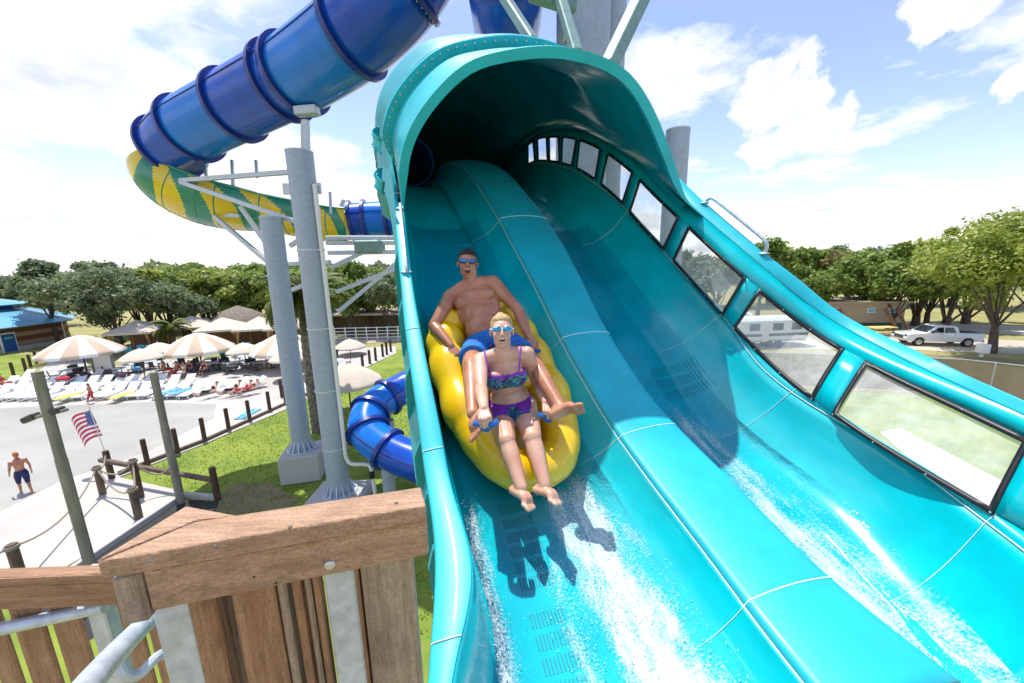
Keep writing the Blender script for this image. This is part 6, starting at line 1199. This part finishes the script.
# ---------------------------------------------------------------- trees
def crown_mesh(h, rx, zc, rz_, n, ls, nlobe, seed, flat=.75):
    g = np.random.default_rng(seed); lob = []
    for k in range(nlobe):
        while True:
            q = g.uniform(-1, 1, 3)
            if .35 < np.linalg.norm(q) < 1: break
        q[2] = abs(q[2])*1.1-.25 if k > nlobe*.25 else q[2]
        rr = g.uniform(.17, .36)*min(rx, rz_*1.4); lob.append((q[0]*rx*.74, q[1]*rx*.74, zc+q[2]*rz_*.8, rr))
    lob.append((0, 0, zc, min(rx, rz_)*.6)); lob = np.array(lob); wt_ = lob[:, 3]**2; wt_ /= wt_.sum()
    li = g.choice(len(lob), n, p=wt_); d = g.normal(size=(n, 3)); d /= np.linalg.norm(d, axis=1)[:, None]; rad = lob[li, 3]*(1-.45*g.random(n)**2.2)*(1+.20*g.normal(size=n)); tw_ = .78+.35*np.sin(d[:, 0]*7+li)*np.cos(d[:, 1]*6+li*2)*.6
    P = lob[li, :3]+d*(rad*tw_)[:, None]*np.array([1.1, 1.1, flat]); P = P[(P[:, 2] > zc-rz_*1.05)]
    n = len(P); d = d[:n]; a = g.normal(size=(n, 3)); nn_ = d+.8*g.normal(size=(n, 3))+np.array([0, 0, .5]); nn_ /= np.linalg.norm(nn_, axis=1)[:, None]; X = np.cross(nn_, a); X /= np.linalg.norm(X, axis=1)[:, None]; Y = np.cross(nn_, X); s_ = (ls*g.uniform(.6, 1.35, n))[:, None]
    V = np.stack([P-X*s_-Y*s_*.1, P+Y*s_*.55-X*.1*s_, P+X*s_+Y*.1*s_, P-Y*s_*.55+X*.2*s_], 1).reshape(-1, 3); F_ = np.arange(4*n).reshape(-1, 4); return V, F_, lob
def make_tree(name, lab, base, h, rx, mat, n, ls, trunk_r, seed, cz=.62, rzf=.38, group=None, nl=16, lean=0.):
    t = thing(name, lab, 'tree', tuple(base), 0, group); V, F_, lob = crown_mesh(h, rx, h*cz, h*rzf, n, ls, nl, seed); mesh('crown', V, F_, M[mat], t, False, world=False)
    g = np.random.default_rng(seed+5); mb = MB(); fk = np.array([lean*h*.2, 0, h*(cz-rzf)*.95]); mb.tube(cr([np.array([0, 0, -.1]), np.array([lean*h*.07, .1, h*.12]), fk], 4), np.linspace(trunk_r*1.35, trunk_r*.8, 9), 12)
    for k in range(min(9, len(lob))): e = lob[k, :3]; m_ = (fk+e)/2+g.normal(size=3)*.25*np.array([1, 1, .5]); m_[2] = fk[2]*.45+e[2]*.55; mb.tube(cr([fk-up*.2, m_, e], 4), np.linspace(trunk_r*.40, trunk_r*.06, 9), 8)
    mb.obj('trunk', M['bark'], t, world=False); return t
def T(name, lab, x, yb, ytop, wpx, mat, n, ls, seed, **k):
    b = G(x, yb, 0); h = px_h(x, yb, ytop)*1.10; Z_ = depth(b); rx = wpx*Z_/F/2*.86; return make_tree(name, lab, b, h, rx, mat, n, ls, max(.18, h*.018), seed, **k)
T('oak_tree', 'broad grey green oak with its crown low over the first cabana', 122, 349, 268, 150, 'leaf_dark', 20000, .20, 3, cz=.60, rzf=.40, nl=30)
T('oak_tree', 'loose crowned oak directly behind the brick building', 58, 344, 263, 66, 'leaf_dark', 9000, .22, 4, cz=.66, rzf=.36, nl=18)
T('oak_tree', 'taller oak rising above the broad oak', 117, 338, 256, 60, 'leaf_dark', 7000, .26, 5, cz=.7, rzf=.30, nl=14)
T('oak_tree', 'oak between the broad oak and the brighter trees', 192, 343, 285, 60, 'leaf_dark', 7000, .22, 6, cz=.6, rzf=.4, nl=16)
T('shade_tree', 'large light green tree with a bare trunk behind the utility box', 992, 353, 200, 172, 'leaf_light', 22000, .17, 7, cz=.60, rzf=.42, nl=30, lean=-.1)
T('shade_tree', 'dense light green tree directly left of the pickup truck', 892, 329, 243, 96, 'leaf_mid', 12000, .24, 8, cz=.58, rzf=.44, nl=20)
T('shade_tree', 'bright green tree behind the pickup truck', 926, 326, 228, 74, 'leaf_light', 9000, .24, 9, cz=.58, rzf=.44, nl=18)
T('shade_tree', 'mid green tree in front of the cabin', 808, 327, 262, 82, 'leaf_mid', 9000, .24, 10, cz=.58, rzf=.44, nl=18)
T('shade_tree', 'tree with a patch of browning leaves above the cabin', 833, 319, 250, 50, 'leaf_brown', 6000, .3, 12, cz=.68, rzf=.3, nl=12)
T('shade_tree', 'dark green tree just beyond the galvanised handle of the slide wall', 757, 324, 234, 62, 'leaf_mid', 8000, .28, 13, cz=.64, rzf=.36, nl=16)
T('shade_tree', 'open crowned tree between the handle and the browning tree', 800, 317, 246, 56, 'leaf_mid', 6000, .3, 14, cz=.68, rzf=.32, nl=14)
T('shade_tree', 'grey green tree seen through the third window from the right', 712, 335, 252, 62, 'leaf_dark', 7000, .24, 15, cz=.62, rzf=.38, nl=16)
T('shade_tree', 'deep green tree behind the tall column and the braces', 352, 337, 262, 76, 'leaf_mid', 10000, .24, 16, cz=.6, rzf=.40, nl=20)
T('shade_tree', 'dark green tree against the turquoise rim behind the lawn', 390, 336, 272, 60, 'leaf_dark', 8000, .24, 17, cz=.6, rzf=.40, nl=18)
# copies further off
fm_ = {}; gfar = 'trees in the woods beyond the pool and the drive'
kinds = [('leaf_light', 'light green tree standing in the far woods'), ('leaf_mid', 'mid green tree standing in the far woods'), ('leaf_dark', 'dull green tree standing in the far woods')]
for k, (m_, l) in enumerate(kinds): fm_[k] = None
g = np.random.default_rng(21); spots = []
for x in range(140, 330, 13): spots.append((x+g.uniform(-4, 4), g.uniform(328, 334), g.uniform(266, 274), 0 if g.random() < .6 else 1))
for x in range(150, 420, 22): spots.append((x, g.uniform(320, 324), g.uniform(262, 270), 1))
for x in range(-40, 60, 14): spots.append((x, g.uniform(318, 326), g.uniform(277, 284), 2))
for x in range(-60, 80, 20): spots.append((x, g.uniform(305, 310), g.uniform(275, 279), 2))
for x in range(560, 1120, 26): spots.append((x, g.uniform(302, 309), g.uniform(246, 256)-.012*(x-560), g.integers(0, 3)))
for x in (860, 915, 945, 965, 1040, 1075): spots.append((x, g.uniform(320, 330), g.uniform(236, 250), g.integers(0, 2)))
for x in (330, 372, 410, 250, 230): spots.append((x, 331, g.uniform(268, 276), 1))
for x, yb, yt_, kd in spots:
    kd = int(kd); b = G(x, yb); h = px_h(x, yb, yt_); h = min(h*1.1, 17)
    if fm_[kd] is None: fm_[kd] = (make_tree('woodland_tree', kinds[kd][1], b, 10., 4.6, kinds[kd][0], 6500, .30, .3, 40+kd, cz=.54, rzf=.48, group=gfar, nl=16), 10.)
    else: dup(fm_[kd][0], tuple(b), g.uniform(0, 6), kinds[kd][1], h/10.)
# distant wooded horizon
hm = MB(); 
for a0 in np.linspace(-1.35, 1.35, 400):
    pass
n = 26000; a = RNG.uniform(-1.3, 1.3, n); dist = RNG.uniform(150, 420, n); hgt = 9.5+2.0*np.sin(a*37)*np.sin(a*13+1)+1.0*np.sin(a*91); z = RNG.random(n)**.6*hgt*(1+.0*dist); P = np.column_stack([np.sin(a)*dist, np.cos(a)*dist, z]); X = RNG.normal(size=(n, 3)); X /= np.linalg.norm(X, axis=1)[:, None]; Y = np.cross(X, RNG.normal(size=(n, 3))); Y /= np.linalg.norm(Y, axis=1)[:, None]; s_ = RNG.uniform(1.0, 2.4, n)[:, None]
V = np.stack([P-X*s_, P+Y*s_*.6, P+X*s_, P-Y*s_*.6], 1).reshape(-1, 3); o = mesh('distant_woods', V, np.arange(4*n).reshape(-1, 4), M['leaf_dark'], None, False, kind='stuff'); tag(o, 'dark band of distant woods along the horizon', 'woods')
# shrubs under the oak, lawn grass tufts
def palm(lab, x, yb, h, fr, nf, seed, tr_=.2):
    b = G(x, yb); t = thing('palm_tree', lab, 'palm', tuple(b)); g = np.random.default_rng(seed); mb = MB(); zz_ = np.linspace(0, h, 40); mb.tube([(.02*z*z/h, 0, z) for z in zz_], [tr_*(1.15+.12*(k % 2)) for k in range(40)], 14); mb.obj('trunk', M['palm_bark'], t, world=False); mb = MB()
    for k in range(nf):
        q = g.uniform(0, 2*math.pi); el_ = g.uniform(-.5, 1.25); d = np.array([math.cos(q), math.sin(q), 0]); P_ = []; p = np.array([.02*h, 0, h]); a_ = el_
        for s_ in range(9): P_.append(p.copy()); p = p+(d*math.cos(a_)+up*math.sin(a_))*fr/8; a_ -= .22
        mb.tube(P_, np.linspace(.035, .008, 9), 5); sd = np.cross(d, up)
        for s_ in np.linspace(.8, 7.9, 26):
            i = int(s_); c_ = P_[i]*(1-(s_-i))+P_[min(8, i+1)]*(s_-i); L_ = fr*.24*math.sin(math.pi*(s_/8*.85+.12))
            for e_ in (-1, 1): tip = c_+sd*e_*L_*.9+d*L_*.45-up*L_*.3; w_ = d*.07; mb.add([c_-w_, c_+w_, tip+w_*.3, tip-w_*.3], [(0, 1, 2, 3)])
    mb.obj('crown', M['leaf_palm'], t, False, world=False); return t
palm('small bright palm beside the first cabana', 176, 352, px_h(176, 352, 327), 2.2, 34, 3, .16)
palm('tall palm with a rough trunk between the two grey columns', 318, 431, px_h(318, 431, 296), 2.5, 46, 5, .26)
def shrub(lab, x, y, h, r, mat, seed):
    b = G(x, y); V, F_, _ = crown_mesh(h, r, h*.5, h*.5, 1600, .12, 7, seed); t = thing('shrub', lab, 'shrub', tuple(b)); mesh('foliage', V, F_, M[mat], t, False, world=False); mb = MB(); mb.tube([(0, 0, -.05), (0, 0, h*.5)], .05, 6); mb.obj('stem', M['bark'], t, world=False)
shrub('bright green shrub under the broad oak', 92, 350, 1.6, 2.2, 'leaf_light', 5); shrub('bright green shrub left of the first cabana', 117, 348, 1.3, 1.8, 'leaf_light', 6); shrub('low yellow green shrub beside the chairs of the first cabana', 160, 351, 1.2, 1.0, 'leaf_palm', 8)
# grass tufts on the near lawn
pg = np.array([[p[0], p[1]] for p in (G(140, 470), G(330, 390), G(420, 360), G(560, 700), G(250, 560), G(200, 520))])
def inside(x, y, pl): c_ = False; j = len(pl)-1; return sum(((pl[i][1] > y) != (pl[j_][1] > y)) and (x < (pl[j_][0]-pl[i][0])*(y-pl[i][1])/(pl[j_][1]-pl[i][1])+pl[i][0]) for i, j_ in [(i, i-1) for i in range(len(pl))]) % 2 == 1
V = []; Fc = []; lo_, hi_ = pg.min(0), pg.max(0); cnt = 0
pts_ = RNG.uniform(lo_, hi_, size=(60000, 2))
for x, y in pts_:
    if cnt > 16000: break
    if not inside(x, y, pg): continue
    cnt += 1; q = random.uniform(0, math.pi); hh_ = random.uniform(.04, .09); w_ = random.uniform(.012, .03); dx, dy = math.cos(q)*w_, math.sin(q)*w_; lx, ly = random.uniform(-.06, .06), random.uniform(-.06, .06); b = len(V); V += [(x-dx, y-dy, 0), (x+dx, y+dy, 0), (x+lx, y+ly, hh_)]; Fc.append((b, b+1, b+2))
o = mesh('grass', V, Fc, leafmat('grass_blades', (.23, .32, .02), (.17, .26, .015), 1.2), None, False, kind='stuff'); tag(o, 'short bright grass on the near lawn', 'grass')
print('objects', len(S.objects))
